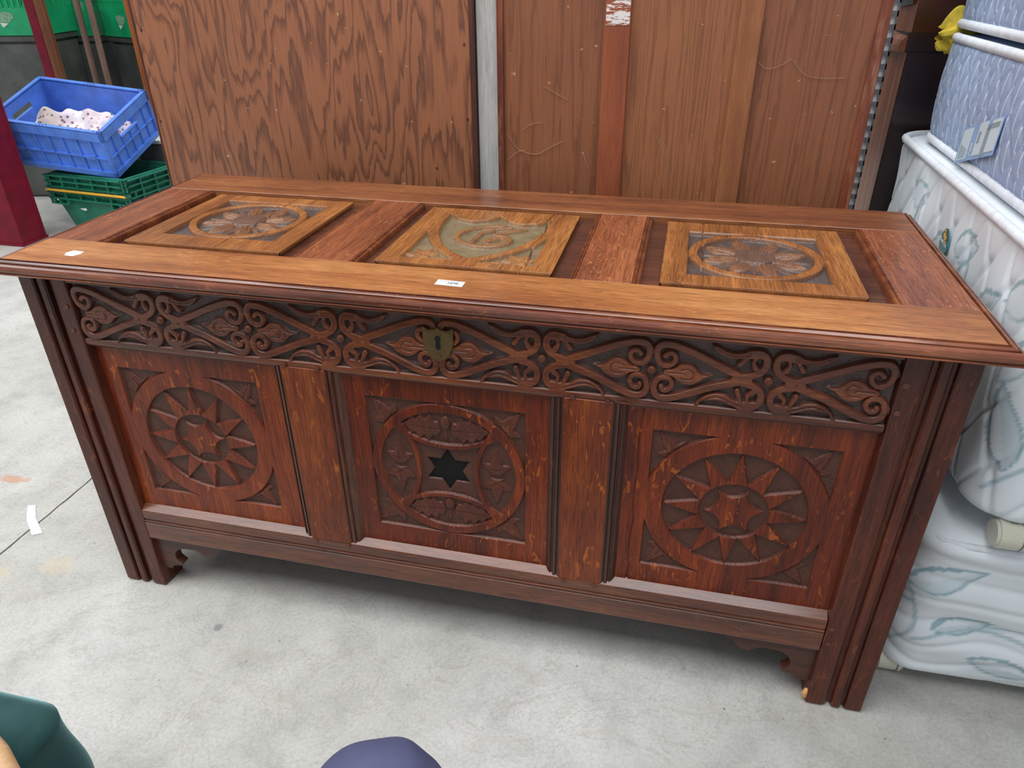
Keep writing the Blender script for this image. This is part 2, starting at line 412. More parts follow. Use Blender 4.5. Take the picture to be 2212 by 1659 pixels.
# ------------------------------------------------------------------ the chest
W_, L_, ZT = .0916, 1.45, .7133
PD = .0145                                    # depth of the front panels behind the frame
def build_chest():
    root = empty('oak_chest', (0, 0, 0), 'long carved oak chest with panelled lid and brass lock plate in the middle', 'chest')
    # ---- corner posts, moulded on the face
    prof = [(0, .0), (.001, -.0005), (.024, -.0005), (.0262, .002), (.0275, .0075), (.0325, .0080), (.0342, .001), (.0365, -.001), (.046, -.001),
            (.0485, .002), (.0495, .0085), (.0550, .0088), (.0572, .0035), (.060, .0015), (.0625, .0005), (.0655, -.001), (.088, -.001), (.0905, .0), (.0935, PD + .002), (.0935, .055), (0, .055)]
    def post(mirror, y0):
        pts = []
        for x, y in prof:
            X = x if not mirror else L_ - x
            pts.append((X, y if y0 == 0 else y0 - y, 0))
        bm = bmesh.new(); n = len(pts); zs = [0, .006, .05, .2, .4, .6, .692]
        rng = random.Random(5 if mirror else 9)
        rings = []
        for k, z in enumerate(zs):
            ring = []
            for (x, y, _) in pts:
                sx = x; sy = y
                if z == 0:                       # worn feet
                    cx = .046 if not mirror else L_ - .046
                    sx = cx + (x - cx) * .965; sy = y + (.003 if y0 == 0 else -.003) * (1 if abs(y - (0 if y0 == 0 else y0)) < .02 else 0)
                ring.append(bm.verts.new((sx + rng.uniform(-.0004, .0004), sy, z)))
            rings.append(ring)
        for a, b in zip(rings, rings[1:]):
            for i in range(n): bm.faces.new((a[i], a[(i + 1) % n], b[(i + 1) % n], b[i]))
        bm.faces.new(rings[0][::-1]); bm.faces.new(rings[-1])
        bmesh.ops.recalc_face_normals(bm, faces=bm.faces[:])
        return ob_from_bm('corner_post', bm, 'post', root)
    pl = post(False, 0); pr = post(True, 0)
    post(False, .545); post(True, .545)
    # raw break at the foot of the right post
    bm = bmesh.new(); bmesh.ops.create_icosphere(bm, subdivisions=2, radius=1)
    for v in bm.verts:
        v.co = Vector((v.co.x * .006, v.co.y * .004, v.co.z * .012)) * (1 + .2 * RNG.random())
    bmesh.ops.translate(bm, vec=(1.3575, .004, .021), verts=bm.verts)
    tag(ob_from_bm('chipped_patch', bm, 'chip', pr), 'pale raw wood where the foot is chipped')
    # ---- frieze rail with strapwork
    U1 = [(121, 0), (107, 7), (90, 14), (66, 26), (44, 35), (25, 40.5), (13, 40.5), (7, 36), (5, 30), (5, 22), (8, 13), (14, 7), (22, 6), (30, 12), (32, 20), (28, 27), (21, 27), (17, 22)]
    L1 = [(119, -8), (104, -13), (84, -20), (56, -33), (37, -42), (23, -46), (13, -45), (7, -40), (5, -33), (5, -26), (8, -17), (15, -12), (24, -12), (30, -19), (29, -28), (22, -34), (16, -32), (15, -27)]
    BUD = [(16, 0), (30, 3), (38, 11), (49, 13), (58, 10), (64, 2), (72, -3), (90, -1), (74, -6), (67, -14), (58, -20), (46, -21), (36, -16), (29, -9), (16, -8)]
    BG = [(41, 2), (50, 5), (58, 0), (58, -9), (50, -13), (41, -11)]
    UC = [(126, 1), (140, 5), (150, 14), (152.5, 26), (149, 36), (141, 40), (130, 38)]
    UL = [(155, 34), (149, 43), (138, 45), (127, 42), (115, 37), (103, 36), (91, 41), (75, 49), (83, 36), (93, 30), (105, 27), (120, 29), (129, 29), (140, 31), (148, 30)]
    UD, UD2, UG = [(127, 33), (117, 19)], [(137, 33), (134, 24), (138, 16)], [(128, 35), (111, 31.5), (97, 34), (85, 41)]
    LC = [(126, -9), (140, -12), (150, -20), (152.5, -31), (149, -42), (139, -48), (126, -47)]
    LL = [(153, -41), (144, -50), (128, -52), (114, -47), (100, -41), (85, -41), (74, -45), (66, -53), (63, -52), (70, -40), (82, -31), (94, -28), (107, -30), (117, -38), (132, -38), (146, -36)]
    LD, LD2, LG = [(126, -40), (119, -22)], [(135, -40), (133, -29), (140, -22)], [(71, -46), (85, -35.5), (100, -35), (114, -42), (126, -46)]
    mm = lambda p: [(a / 1000, b / 1000) for a, b in p]
    B0, PER, ZC = .0920, .3161, .628
    def frieze(X, Z):
        fr = ((X - B0) / PER) % 1.0; u = (.5 - np.abs(fr - .5)) * PER; v = Z - ZC
        p1 = smooth_pts(mm(U1)); p2 = smooth_pts(mm(L1))
        wid = lambda p: [.0118 - .0036 * min(1, max(0, (i / len(p) - .3) / .4)) for i in range(len(p))]
        d = sd_polyline(u, v, p1, wid(p1))
        d2 = sd_polyline(u, v, p2, wid(p2))
        d = np.minimum(d, d2)
        d = np.minimum(d, sd_poly(u, v, smooth_pts(mm(BUD), 1, True)))
        d = np.minimum(d, sd_poly(u, v, mm([(106, -3.5), (121, 5), (142, 9), (137, -3.5), (142, -16), (121, -13)])))
        for c, w in ((UC, .011), (LC, .011)): d = np.minimum(d, sd_polyline(u, v, smooth_pts(mm(c)), w))
        for c in (UL, LL): d = np.minimum(d, sd_poly(u, v, smooth_pts(mm(c), 1, True)))
        for c in (UD, LD): d = np.minimum(d, sd_polyline(u, v, mm(c), [.006, .0085]))
        for c in (UD2, LD2): d = np.minimum(d, sd_polyline(u, v, mm(c), [.006, .006, .0095]))
        s = S(d, .0008)
        D = .0095
        h = D * (s - 1)
        inc = np.zeros(X.shape)
        for c in (BG, UG, LG): inc = np.maximum(inc, groove(sd_polyline(u, v, smooth_pts(mm(c)), 0), .0013))
        inc = np.maximum(inc, groove(sd_polyline(u, v, mm([(24, -3.5), (46, -4)]), 0), .0010))
        inc = np.maximum(inc, .8 * groove(np.hypot(u - .126, v - .038), .0022)); inc = np.maximum(inc, .8 * groove(np.hypot(u - .124, v + .046), .0022))
        inc = np.maximum(inc, .7 * groove(np.hypot(u - .122, v + .004), .002)); inc = np.maximum(inc, .7 * groove(np.hypot(u - .020, v + .003), .002))
        h -= .0024 * inc * s
        h -= .0012 * s * np.clip(1 + d / .0028, 0, 1) ** 2          # rounded arrises
        ground = 1 - s
        # plain border above, small ovolo below
        top = S(-(Z - .6775), .0008); h = h * (1 - top); ground = ground * (1 - top)
        lo = S(Z - .5765, .0008); hl = -.0005 - .004 * np.clip((.5715 - Z) / .0095, 0, 1) ** 2
        notch = .004 * np.exp(-((X - 1.005) / .012) ** 2) * (Z > .566)
        h = h * (1 - lo) + (hl - notch) * lo; ground = ground * (1 - lo)
        h += (NP.rand(*X.shape) - .5) * .0010 * ground
        return h, ground
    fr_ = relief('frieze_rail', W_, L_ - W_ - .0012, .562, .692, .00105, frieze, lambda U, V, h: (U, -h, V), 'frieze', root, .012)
    tag(fr_, 'frieze rail carved with interlaced scrolls and leaves')
    bb = bmesh.new(); bmesh.ops.create_uvsphere(bb, u_segments=16, v_segments=8, radius=.0072)
    bme = bpy.data.meshes.new('boss'); bb.to_mesh(bme); bb.free(); bme.materials.append(M['frieze'])
    for p in bme.polygons: p.use_smooth = True
    for k in range(1, 8):
        if k == 4: continue
        b = bpy.data.objects.new('boss', bme); b.location = (B0 + PER * k / 2, .005, ZC - .003); b.scale = (1, .8, 1); link(b, fr_)
    box('frieze_backing', W_ - .002, L_ - W_ + .002, .0125, .03, .556, .692, 'carcass', fr_)
    # ---- pegs
    for x, z in ((.079, .635), (.076, .591), (1.367, .642), (1.366, .599), (.463, .569), (.520, .568), (.930, .569), (.982, .567), (.463, .198), (.527, .199), (.927, .198), (.980, .198), (1.367, .187), (1.368, .153)):
        cyl('peg', (x, -.0008, z), (0, 1, 0), .0044, .004, 'peg', root, 14, .0006)
    # ---- muntins and their moulded edges
    for x0, x1, xa, xb in ((.455, .531, .434, .5545), (.917, .990, .8925, 1.0135)):
        m = box('muntin', x0, x1, 0, .03, .203, .566, 'muntin', root, .0008)
        for sgn, xs, xe in ((-1, x0, xa), (1, x1, xb)):
            w = abs(xe - xs)
            pp = [(0, .001), (.10, .001), (.14, .004), (.20, .0042), (.24, .0015), (.42, .0022), (.50, .0065), (.58, .0068), (.62, .0048), (.80, .0085), (1.0, .0145), (1.0, .024), (0, .024)]
            extrude('edge_moulding', [(xs + sgn * w * a, y, .206) for a, y in pp], (0, 0, .358), 'mould', m)
    # ---- carved front panels
    def corners(X, Z, cx, cz, half, R, ivr, angs):
        sq = np.maximum(np.abs(X - cx), np.abs(Z - cz)) - half
        d = np.maximum(sq, R - np.hypot(X - cx, Z - cz))
        lf = np.full(X.shape, 1e9); vn = np.zeros(X.shape)
        for (sx, sz), a in zip(((-1, 1), (1, 1), (-1, -1), (1, -1)), angs):
            dd, vv = ivy(X, Z, cx + sx * (half - .029), cz + sz * (half - .029), ivr, a)
            lf = np.minimum(lf, dd); vn = np.maximum(vn, vv)
        return d, np.maximum(lf, d + .002), vn
    def sun_panel(cx, cz, R, crack=None, rot=0.0):
        def fn(X, Z):
            r = np.hypot(X - cx, Z - cz); a = np.arctan2(Z - cz, X - cx)
            d, lf, vn = corners(X, Z, cx, cz, .1335, .1390, .046, (2.2, 1.0, -2.2, -.9))
            rec = S(d)
            leaf = S(lf)
            h = -.0058 * rec; h += leaf * (.0030 + .0009 * np.clip(-lf / .006, 0, 1)) * rec; h -= .0014 * vn * leaf
            disc = S(r - R)
            k = 12; da = (np.abs(((a - rot - math.pi / 2) * k / (2 * math.pi) + .5) % 1 - .5)) * 2 * math.pi / k
            r0 = .055; base = r0 * math.sin(math.pi / k) * .98
            tt = np.clip((R - r) / (R - r0), 0, 1); dr = r * np.sin(da) - base * tt
            ray = S(np.maximum(dr, r0 - .003 - r), .0009)
            inner = S(r - .052, .0009)
            k6 = 6; a6 = (np.abs(((a - rot - .12) * k6 / (2 * math.pi) + .5) % 1 - .5)) * 2 * math.pi / k6    # 0 at tips
            # concave sided six point star: outside circles centred between the tips
            px, pz = r * np.cos(math.pi / 6 - a6), r * np.sin(math.pi / 6 - a6)
            star = S(np.maximum(.0278 - np.hypot(px - .0555, pz), r - .0455), .0009)
            up = np.maximum(ray * (1 - inner), star * inner)
            h = h - .0058 * disc * (1 - up)
            g = np.maximum(rec * (1 - .35 * leaf), disc * (1 - up))
            if crack is not None: h -= .0035 * groove(X - crack - .0012 * np.sin(Z * 60), .0008)
            h += (NP.rand(*X.shape) - .5) * .0010 * g
            return h, g
        return fn
    def mid_panel(cx, cz):
        Ro, Ri = .1325, .1165
        def fn(X, Z):
            x, z = X - cx, Z - cz; r = np.hypot(x, z)
            d, lf, vn = corners(X, Z, cx, cz, .133, Ro, .050, (2.3, .9, -2.5, -.8))
            rec = S(d); leaf = S(lf)
            h = -.0060 * rec + leaf * (.0030 + .0009 * np.clip(-lf / .006, 0, 1)) * rec - .0010 * vn * leaf
            inn = S(r - Ri)
            strap = np.full(X.shape, 1e9); lens = np.full(X.shape, 1e9)
            for ux, uz in ((0, 1), (0, -1), (1, 0), (-1, 0)):
                rc = np.hypot(x - ux * .193, z - uz * .193)
                strap = np.minimum(strap, np.abs(rc - .1425) - .0042)
            strap = np.maximum(strap, r - Ri - .002)
            up = S(strap, .0009)
            # foliage
            fol = np.full(X.shape, 1e9); ve = np.zeros(X.shape); dome = np.zeros(X.shape)
            for sz in (1, -1):
                for sx in (1, -1):
                    bd, t, q = blade(x, z, sx * .008, sz * .082, (0.06 * sz if sx > 0 else math.pi - .06 * sz), .066, .022, oakleaf)
                    fol = np.minimum(fol, bd); ve = np.maximum(ve, groove(q, .0012) * ((t > 0) & (t < .92)))
                    stripe = np.abs(((t * 7 - np.abs(q) / .012) % 1) - .5) * .01
                    ve = np.maximum(ve, .55 * groove(stripe, .0011) * ((t > .1) & (t < .9)))
                ac = np.hypot(x / .0085, (z - sz * .082 - .014) / .0125) - 1
                fol = np.minimum(fol, ac * .008); dome = np.maximum(dome, np.sqrt(np.clip(1 - (ac + 1) ** 2, 0, 1)))
                fol = np.minimum(fol, sd_polyline(x, z, [(0, sz * .082 + .004), (0, sz * .082 - .018)], [.004, .006]))
            for sx in (1, -1):
                for sz, an in ((1, math.pi / 2), (-1, -math.pi / 2)):
                    bd, vv = ivy(x, z, sx * .084, sz * .026, .045, an)
                    fol = np.minimum(fol, bd); ve = np.maximum(ve, vv)
            fo = S(fol, .0009) * inn * (1 - up)
            h = h - .0062 * inn * (1 - up) + fo * (.0034 + .0020 * dome + .0014 * np.clip(-fol / .006, 0, 1)) - .0017 * ve * fo
            # star shaped sinking for the inlay
            a = np.arctan2(z, x) - math.pi / 2; k = 6
            ap = np.abs(((a * k / (2 * math.pi) + .5) % 1) - .5) * 2 * math.pi / k
            px, pz = r * np.cos(ap), r * np.sin(ap)
            # edge line from tip (R,0) to notch at 30 deg, R/sqrt3
            n_ = np.array([.5, math.sqrt(3) / 2]); star = px * n_[0] + pz * n_[1] - .0425 * .5
            h = h - .0055 * S(star, .0009)
            g = np.maximum(rec * (1 - .35 * leaf), inn * (1 - up) * (1 - .35 * fo))
            h += (NP.rand(*X.shape) - .5) * .0010 * g
            return h, g
        return fn
    place = lambda U, V, h: (U, PD - h, V)
    specs = ((.088, .440, sun_panel(.2595, .3840, .1085, None, .02), 'front panel carved with a twelve ray sun, beside the left corner post'),
             (.548, .898, mid_panel(.7225, .3865), 'front panel carved with acorns, ivy and a black six pointed star'),
             (1.008, 1.362, sun_panel(1.1855, .3840, .1085, 1.0325, 0.0), 'front panel carved with a twelve ray sun, beside the right corner post'))
    for i, (x0, x1, fn, lab) in enumerate(specs):
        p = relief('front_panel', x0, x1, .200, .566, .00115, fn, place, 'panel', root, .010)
        tag(p, lab)
        if i == 1:
            st = []
            for k in range(12):
                R = .0432 if k % 2 == 0 else .0432 / math.sqrt(3); a = math.pi / 2 + k * math.pi / 6
                st.append((.7225 + R * math.cos(a), PD + .0098, .3865 + R * math.sin(a)))
            tag(extrude('star_inlay', st, (0, .003, 0), 'ebony', p), 'black six pointed star')
    # ---- sill / bottom rail
    rp = [(.0, .1335), (-.0005, .135), (-.0005, .1715), (.0015, .1725), (.0022, .1745), (-.0008, .1765), (-.0008, .1785), (.0022, .1795), (.0026, .182), (0, .184), (0, .2005), (.0006, .2030), (.0165, .2130), (.03, .2130), (.03, .1335)]
    r_ = extrude('bottom_rail', [(W_, y, z) for y, z in rp], (L_ - 2 * W_ - .001, 0, 0), 'rail', root)
    # ---- shaped brackets
    bp = [(.088, .1345), (.252, .1345), (.246, .127), (.235, .118), (.226, .110), (.217, .099), (.208, .0935), (.199, .094), (.190, .101), (.179, .107), (.160, .1065), (.145, .104), (.134, .097), (.128, .087), (.128, .074), (.134, .067), (.1395, .064), (.137, .058), (.126, .056), (.117, .054), (.110, .045), (.088, .045)]
    for mir in (False, True):
        extrude('bracket', [((x if not mir else L_ - x), .010, z) for x, z in bp], (0, .018, 0), 'bracket', root)
    # ---- body sides, back, bottom
    box('side_panel', .012, .03, .05, .50, .13, .69, 'carcass', root); box('side_panel', L_ - .03, L_ - .012, .05, .50, .13, .69, 'carcass', root)
    box('back_board', .05, L_ - .05, .515, .535, .13, .69, 'carcass', root)
    box('bottom_board', .03, L_ - .03, .03, .52, .137, .155, 'carcass', root)
    # ---- lock plate
    a0 = [(.703, .663), (.709, .659), (.716, .6575), (.722, .659), (.7265, .6625), (.731, .659), (.738, .6575), (.745, .659), (.7505, .663)]
    sh = a0 + [(.7503, .645), (.7485, .630), (.743, .618), (.735, .6105), (.7265, .6055), (.718, .6105), (.710, .618), (.705, .630), (.7032, .645)]
    lp = extrude('lock_plate', [(x, -.0035, z) for x, z in sh], (0, .004, 0), 'brass', root, .0006)
    tag(lp, 'aged brass shield lock plate')
    kh = [(.7265 + .0046 * math.cos(a), .6445 + .0046 * math.sin(a)) for a in np.linspace(-.9, math.pi + .9, 14)]
    kh += [(.7225, .631), (.7235, .6275), (.7265, .626), (.7295, .6275), (.7305, .631)]
    extrude('keyhole', [(x, -.0042, z) for x, z in kh], (0, .001, 0), 'void', lp)
    for x, z in ((.7095, .653), (.7428, .6525), (.7265, .6155)):
        s_ = cyl('screw', (x, -.0042, z), (0, 1, 0), .0039, .0012, 'brass', lp, 16, .0003)
    # ---- lid
    xl, xr, yb = -.0166, 1.4666, .566
    yf = -.004
    lid = box('lid', xl, xr, yf, .1010, .690, ZT, 'lid_rail', root, .0007); tag(lid, 'panelled lid with flowers and a shield carved in relief')
    box('back_rail', xl, xr, .4440, yb, .690, ZT + .0004, 'lid_back', lid, .0009)
    ep = [(.000, .7133), (.0008, .7092), (.0034, .7090), (.0042, .7122), (.0062, .7130), (.0095, .7122), (.0108, .7110), (.0112, .7078), (.0134, .7076), (.0142, .7100), (.0172, .7098), (.0205, .7080), (.0224, .7050), (.0228, .7005), (.0222, .6988), (.0198, .6984), (.0198, .6970), (.0222, .6962), (.0228, .6948), (.0215, .6934), (.0185, .6927), (.0, .6925)]
    bm = bmesh.new(); rings = []
    for o, z in ep:
        ox = o * .82
        rings.append([bm.verts.new(p) for p in ((xl - ox, yb, z), (xl - ox, yf - o, z), (xr + ox, yf - o, z), (xr + ox, yb, z))])
    for a, b in zip(rings, rings[1:]):
        for i in range(3): bm.faces.new((a[i], a[i + 1], b[i + 1], b[i]))
    for i in (0, 3): bm.faces.new([r[i] for r in rings])
    bmesh.ops.recalc_face_normals(bm, faces=bm.faces[:])
    ed = ob_from_bm('edge_moulding', bm, 'edge', lid)
    y0, y1 = .1010, .4440
    ops = ((.089, .443), (.558, .902), (1.009, 1.361))
    fl_ = ((.1130, .4120), (.5810, .8730), (1.0370, 1.3300))
    box('lid_stile', xl, ops[0][0] - .012, y0, y1, .690, ZT - .0003, 'lid_stile', lid, .0009)
    box('lid_stile', ops[2][1] + .012, xr, y0, y1, .690, ZT - .0003, 'lid_stile', lid, .0009)
    for a, b in ((0, 1), (1, 2)):
        box('lid_muntin', ops[a][1] + .010, ops[b][0] - .012, y0, y1, .690, ZT - .0003, 'lid_stile', lid, .0009)
    for a, b in ops:
        for sgn, xo, w in ((1, a - .012, .012), (-1, b + (.012 if b > 1.3 else .010), .012 if b > 1.3 else .010)):
            pp = [(0, .7080), (.05, .7128), (.32, .7132), (.42, .7122), (.46, .7100), (.52, .7098), (.58, .7112), (.82, .7110), (.95, .7090), (1.0, .7050), (1.0, .694), (0, .694)]
            extrude('bead_moulding', [(xo + sgn * w * u, y0 + .0005, z) for u, z in pp], (0, y1 - y0 - .001, 0), 'edge', lid)
    def flower(cx, cy, half, crack):
        Ro, Ri = half - .0005, half - .0155
        def fn(X, Y):
            x, y = X - cx, Y - cy; r = np.hypot(x, y); D = .0088
            sq = np.maximum(np.abs(x), np.abs(y)) - half
            ring = S(np.abs(r - (Ro + Ri) / 2) - (Ro - Ri) / 2)
            rec = S(sq); h = -D * rec * (1 - ring)
            g = rec * (1 - ring)
            pet = np.full(X.shape, -1.0); ins = np.zeros(X.shape)
            for k in range(8):
                a = k * math.pi / 4 + math.pi / 8 - .06
                bd, t, q = blade(x, y, .018 * math.cos(a + math.pi / 8), .018 * math.sin(a + math.pi / 8), a + math.pi / 8, .068, .010, lambda t: (1 - t) ** .8)
                s2 = S(bd); hh = -D + s2 * (.0022 + .0012 * np.clip(1 - np.abs(q) / .008, 0, 1)); h = np.where((s2 > .02) & (r < Ri), np.maximum(h, hh), h); ins = np.maximum(ins, s2 * .5)
            for k in range(8):
                a = k * math.pi / 4 + math.pi / 8 - .06
                bd, t, q = blade(x, y, .022 * math.cos(a), .022 * math.sin(a), a, .066, .0150, lambda t: np.sin(np.pi * np.clip(t, 0, 1) ** 1.15) ** .75)
                s1 = S(bd); dome = np.clip(-bd / .010, 0, 1)
                lines = np.zeros(X.shape)
                for q0 in (-.005, 0, .005): lines = np.maximum(lines, groove(q - q0 * (1 + t), .0011) * ((t > .05) & (t < .62)))
                hh = -D + s1 * (.0034 + .0046 * dome ** .7) - .0026 * lines * s1
                h = np.where((s1 > .02) & (r < Ri), np.maximum(h, hh), h); ins = np.maximum(ins, s1)
            c = S(r - .0315); hc = -.0010 + .0016 * np.clip(1 - (r / .0315) ** 2, 0, 1); h = h * (1 - c) + hc * c
            g = g * (1 - .55 * np.maximum(ins, c)) + .3 * c
            h -= .0045 * groove(X - crack - .0008 * np.sin(Y * 50), .0008)
            h += (NP.rand(*X.shape) - .5) * .0010 * g
            return h, g
        return fn
    def shield(cx, cy):
        SH = [(.628, .400), (.650, .372), (.680, .360), (.708, .373), (.7265, .399), (.747, .372), (.775, .358), (.803, .368), (.826, .396), (.824, .330), (.812, .275), (.790, .225), (.762, .190), (.7265, .166), (.693, .189), (.664, .227), (.642, .275), (.630, .330)]
        SO = [(.617, .290), (.632, .248), (.660, .202), (.692, .168), (.7265, .146), (.759, .168), (.792, .203), (.820, .248), (.836, .290), (.836, .150), (.617, .150)]
        ARC = [(.744, .351), (.715, .342), (.690, .325), (.677, .305), (.672, .282), (.680, .262), (.697, .246), (.722, .233), (.748, .236), (.768, .252), (.774, .274), (.764, .291), (.745, .294)]
        def fn(X, Y):
            D = .0085
            dS = sd_poly(X, Y, SH); s = S(dS)
            tri = sd_poly(X, Y, SO); t_ = S(np.maximum(tri, -(np.abs(X - .7265) - .024)), .001)
            h = -D * np.maximum(s, t_); g = np.maximum(s, t_)
            dv = sd_polyline(X, Y, smooth_pts(ARC), [.008] * 2 + [.010] * (len(smooth_pts(ARC)) - 2))
            for pts in ([(.709, .250), (.713, .303)], [(.713, .303), (.731, .320)], [(.738, .298), (.787, .339)], [(.715, .322), (.758, .343)], [(.735, .262), (.752, .278)]):
                dv = np.minimum(dv, sd_polyline(X, Y, pts, .0085))
            dv = np.minimum(dv, np.abs(np.hypot(X - .749, Y - .263) - .019) - .004)
            e = S(dv); h += e * .0066; g = g * (1 - .75 * e * s)
            lf = np.full(X.shape, 1e9)
            for sx in (-1, 1):
                ox, oy = .7265 + sx * .082, .178
                for a, l in ((.3, .030), (1.2, .034), (2.2, .030), (3.3, .03), (4.4, .026), (5.4, .03)):
                    b, _, q = blade(X, Y, ox, oy, a, l, .0085, petal); lf = np.minimum(lf, b)
                b, _, q = blade(X, Y, ox - sx * .014, oy - .018, math.pi if sx > 0 else 0, .045, .007, oakleaf); lf = np.minimum(lf, b)
            l2 = S(lf) * t_; h += l2 * (.0040 + .0024 * np.clip(-lf / .006, 0, 1)); g = g * (1 - .8 * l2)
            h -= .0055 * groove(X - .8215 - .0035 * np.sin(Y * 45), .0011) * (Y > .12)
            h += (NP.rand(*X.shape) - .5) * .0010 * g
            return h, g
        return fn
    fns = (flower(.2630, .2835, .108, .288), shield(0, 0), flower(1.1825, .2730, .1065, 1.0995))
    labs = ('lid panel carved with a daisy at the left end', 'lid panel carved with a shield and a raised device', 'lid panel carved with a daisy at the right end')
    for (a, b), (fa, fb), fn, lb, i in zip(ops, fl_, fns, labs, range(3)):
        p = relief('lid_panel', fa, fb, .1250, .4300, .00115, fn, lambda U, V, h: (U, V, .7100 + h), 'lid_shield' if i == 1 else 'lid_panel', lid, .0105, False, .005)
        tag(p, lb)
        box('panel_bed', a - .004, b + .004, y0 - .004, y1 + .004, .690, .7000, 'lid_bed', lid)
    # ---- stickers
    lt = [(.712, .0405), (.7135, .0575), (.755, .0535), (.754, .0345)]
    lt = [(.7125, .0365), (.7125, .0560), (.7555, .0540), (.7555, .0345)]
    lab = extrude('lot_label', [(x, y, ZT + .0002) for x, y in lt], (0, 0, .0003), 'paper', root); tag(lab, 'white lot label printed 1070')
    text_mesh('lot_number', '1070', .0088, Matrix.Translation((.7385, .0442, ZT + .0006)), 'ink', lab, .00005, .0003)
    for k in range(9):
        x = .7175 + k * .0040; box('print_line', x, x + .0028, .0505 - k * .00015, .0517 - k * .00015, ZT + .0005, ZT + .00062, 'ink', lab)
    st = [(.070, .040), (.074, .053), (.096, .051), (.098, .040), (.092, .028), (.076, .030)]
    tag(extrude('paper_scrap', [(x, y, ZT + .0002) for x, y in st], (0, 0, .0003), 'paper', root), 'small white paper sticker')
build_chest()

# ------------------------------------------------------------------ wardrobes turned with their backs to us
def plywood(name, seed, light, mid, dark, sx, sz, k):
    t = NT(name)
    n = t.noise(t.coords((sx, 1, sz), (seed * 3.1, 0, seed * 1.3)), 1, 2.2, .42, .35)
    jag = t.noise(t.coords((75, 1, 6), (seed, 0, 0)), 1, 3, .65)
    v = t.math('ADD', t.math('MULTIPLY', n, k), t.math('MULTIPLY', jag, 1.7))
    fr = t.math('FRACT', v)
    c = t.ramp(fr, [(0.0, lin(dark)), (.30, lin(mid)), (.42, lin(light)), (.88, lin(light)), (1.0, lin(dark))])
    fine = t.noise(t.coords((420, 1, 9), (seed, 0, 0)), 1, 3, .6)
    c = t.mix(.55, c, t.ramp(fine, [(.35, (.72, .72, .72)), (.6, (1.05, 1.05, 1.05))]), 'MULTIPLY')
    pt = t.noise(t.coords((2.5, 1, 2.5), (seed, 0, 4)), 1, 3)
    c = t.mix(.5, c, t.ramp(pt, [(.3, (.8, .78, .76)), (.7, (1.1, 1.1, 1.1))]), 'MULTIPLY')
    sp = t.noise(t.coords((70, 1, 70), (seed, 0, 0)), 1, 2, .5)
    c = t.mix(t.ramp(sp, [(.74, (0, 0, 0)), (.77, (.6, .6, .6))]), c, lin((206, 170, 128)))
    t.col(c); t.set(.5, .12); t.bump(fine, .12, .0006)
    return t.m
M['ply_bold'] = plywood('rotary_cut_plywood', 2, (152, 95, 63), (138, 84, 56), (104, 63, 44), 9.5, 2.0, 13)
M['ply_quiet'] = plywood('veneered_backboard', 5, (142, 87, 56), (137, 83, 53), (120, 71, 46), 13.0, .6, 13)
M['ply_mid'] = plywood('veneered_backboard_light', 8, (156, 98, 62), (150, 93, 58), (132, 80, 50), 15.0, .4, 14)
M['batten'] = wood('batten_wood', 'Z', (160, 88, 56), (148, 78, 48), (128, 66, 42), None, 0, 1, .5, .1, 21, .16, broad=14)
M['batten2'] = wood('batten_wood_pale', 'Z', (164, 106, 66), (150, 94, 58), (132, 80, 50), None, 0, 1, .5, .1, 22, .2, broad=16)
M['frame_dark'] = wood('dark_edge_wood', 'Z', (104, 54, 38), (86, 44, 32), (64, 34, 26), None, 0, 1, .45, .2, 23, .25)
M['frame_red'] = wood('reddish_edge_wood', 'Z', (142, 78, 50), (122, 62, 40), (98, 48, 32), None, 0, 1, .45, .2, 24, .3, worn=(176, 128, 96))
M['web'] = plain('cobweb', (176, 142, 116), .9)
def cobweb(parent, pts, y, r=.0004):
    p = smooth_pts(pts, 2); tube('cobweb_strand', [(a, y - .002, b) for a, b in p], r, 'web', parent, 5)
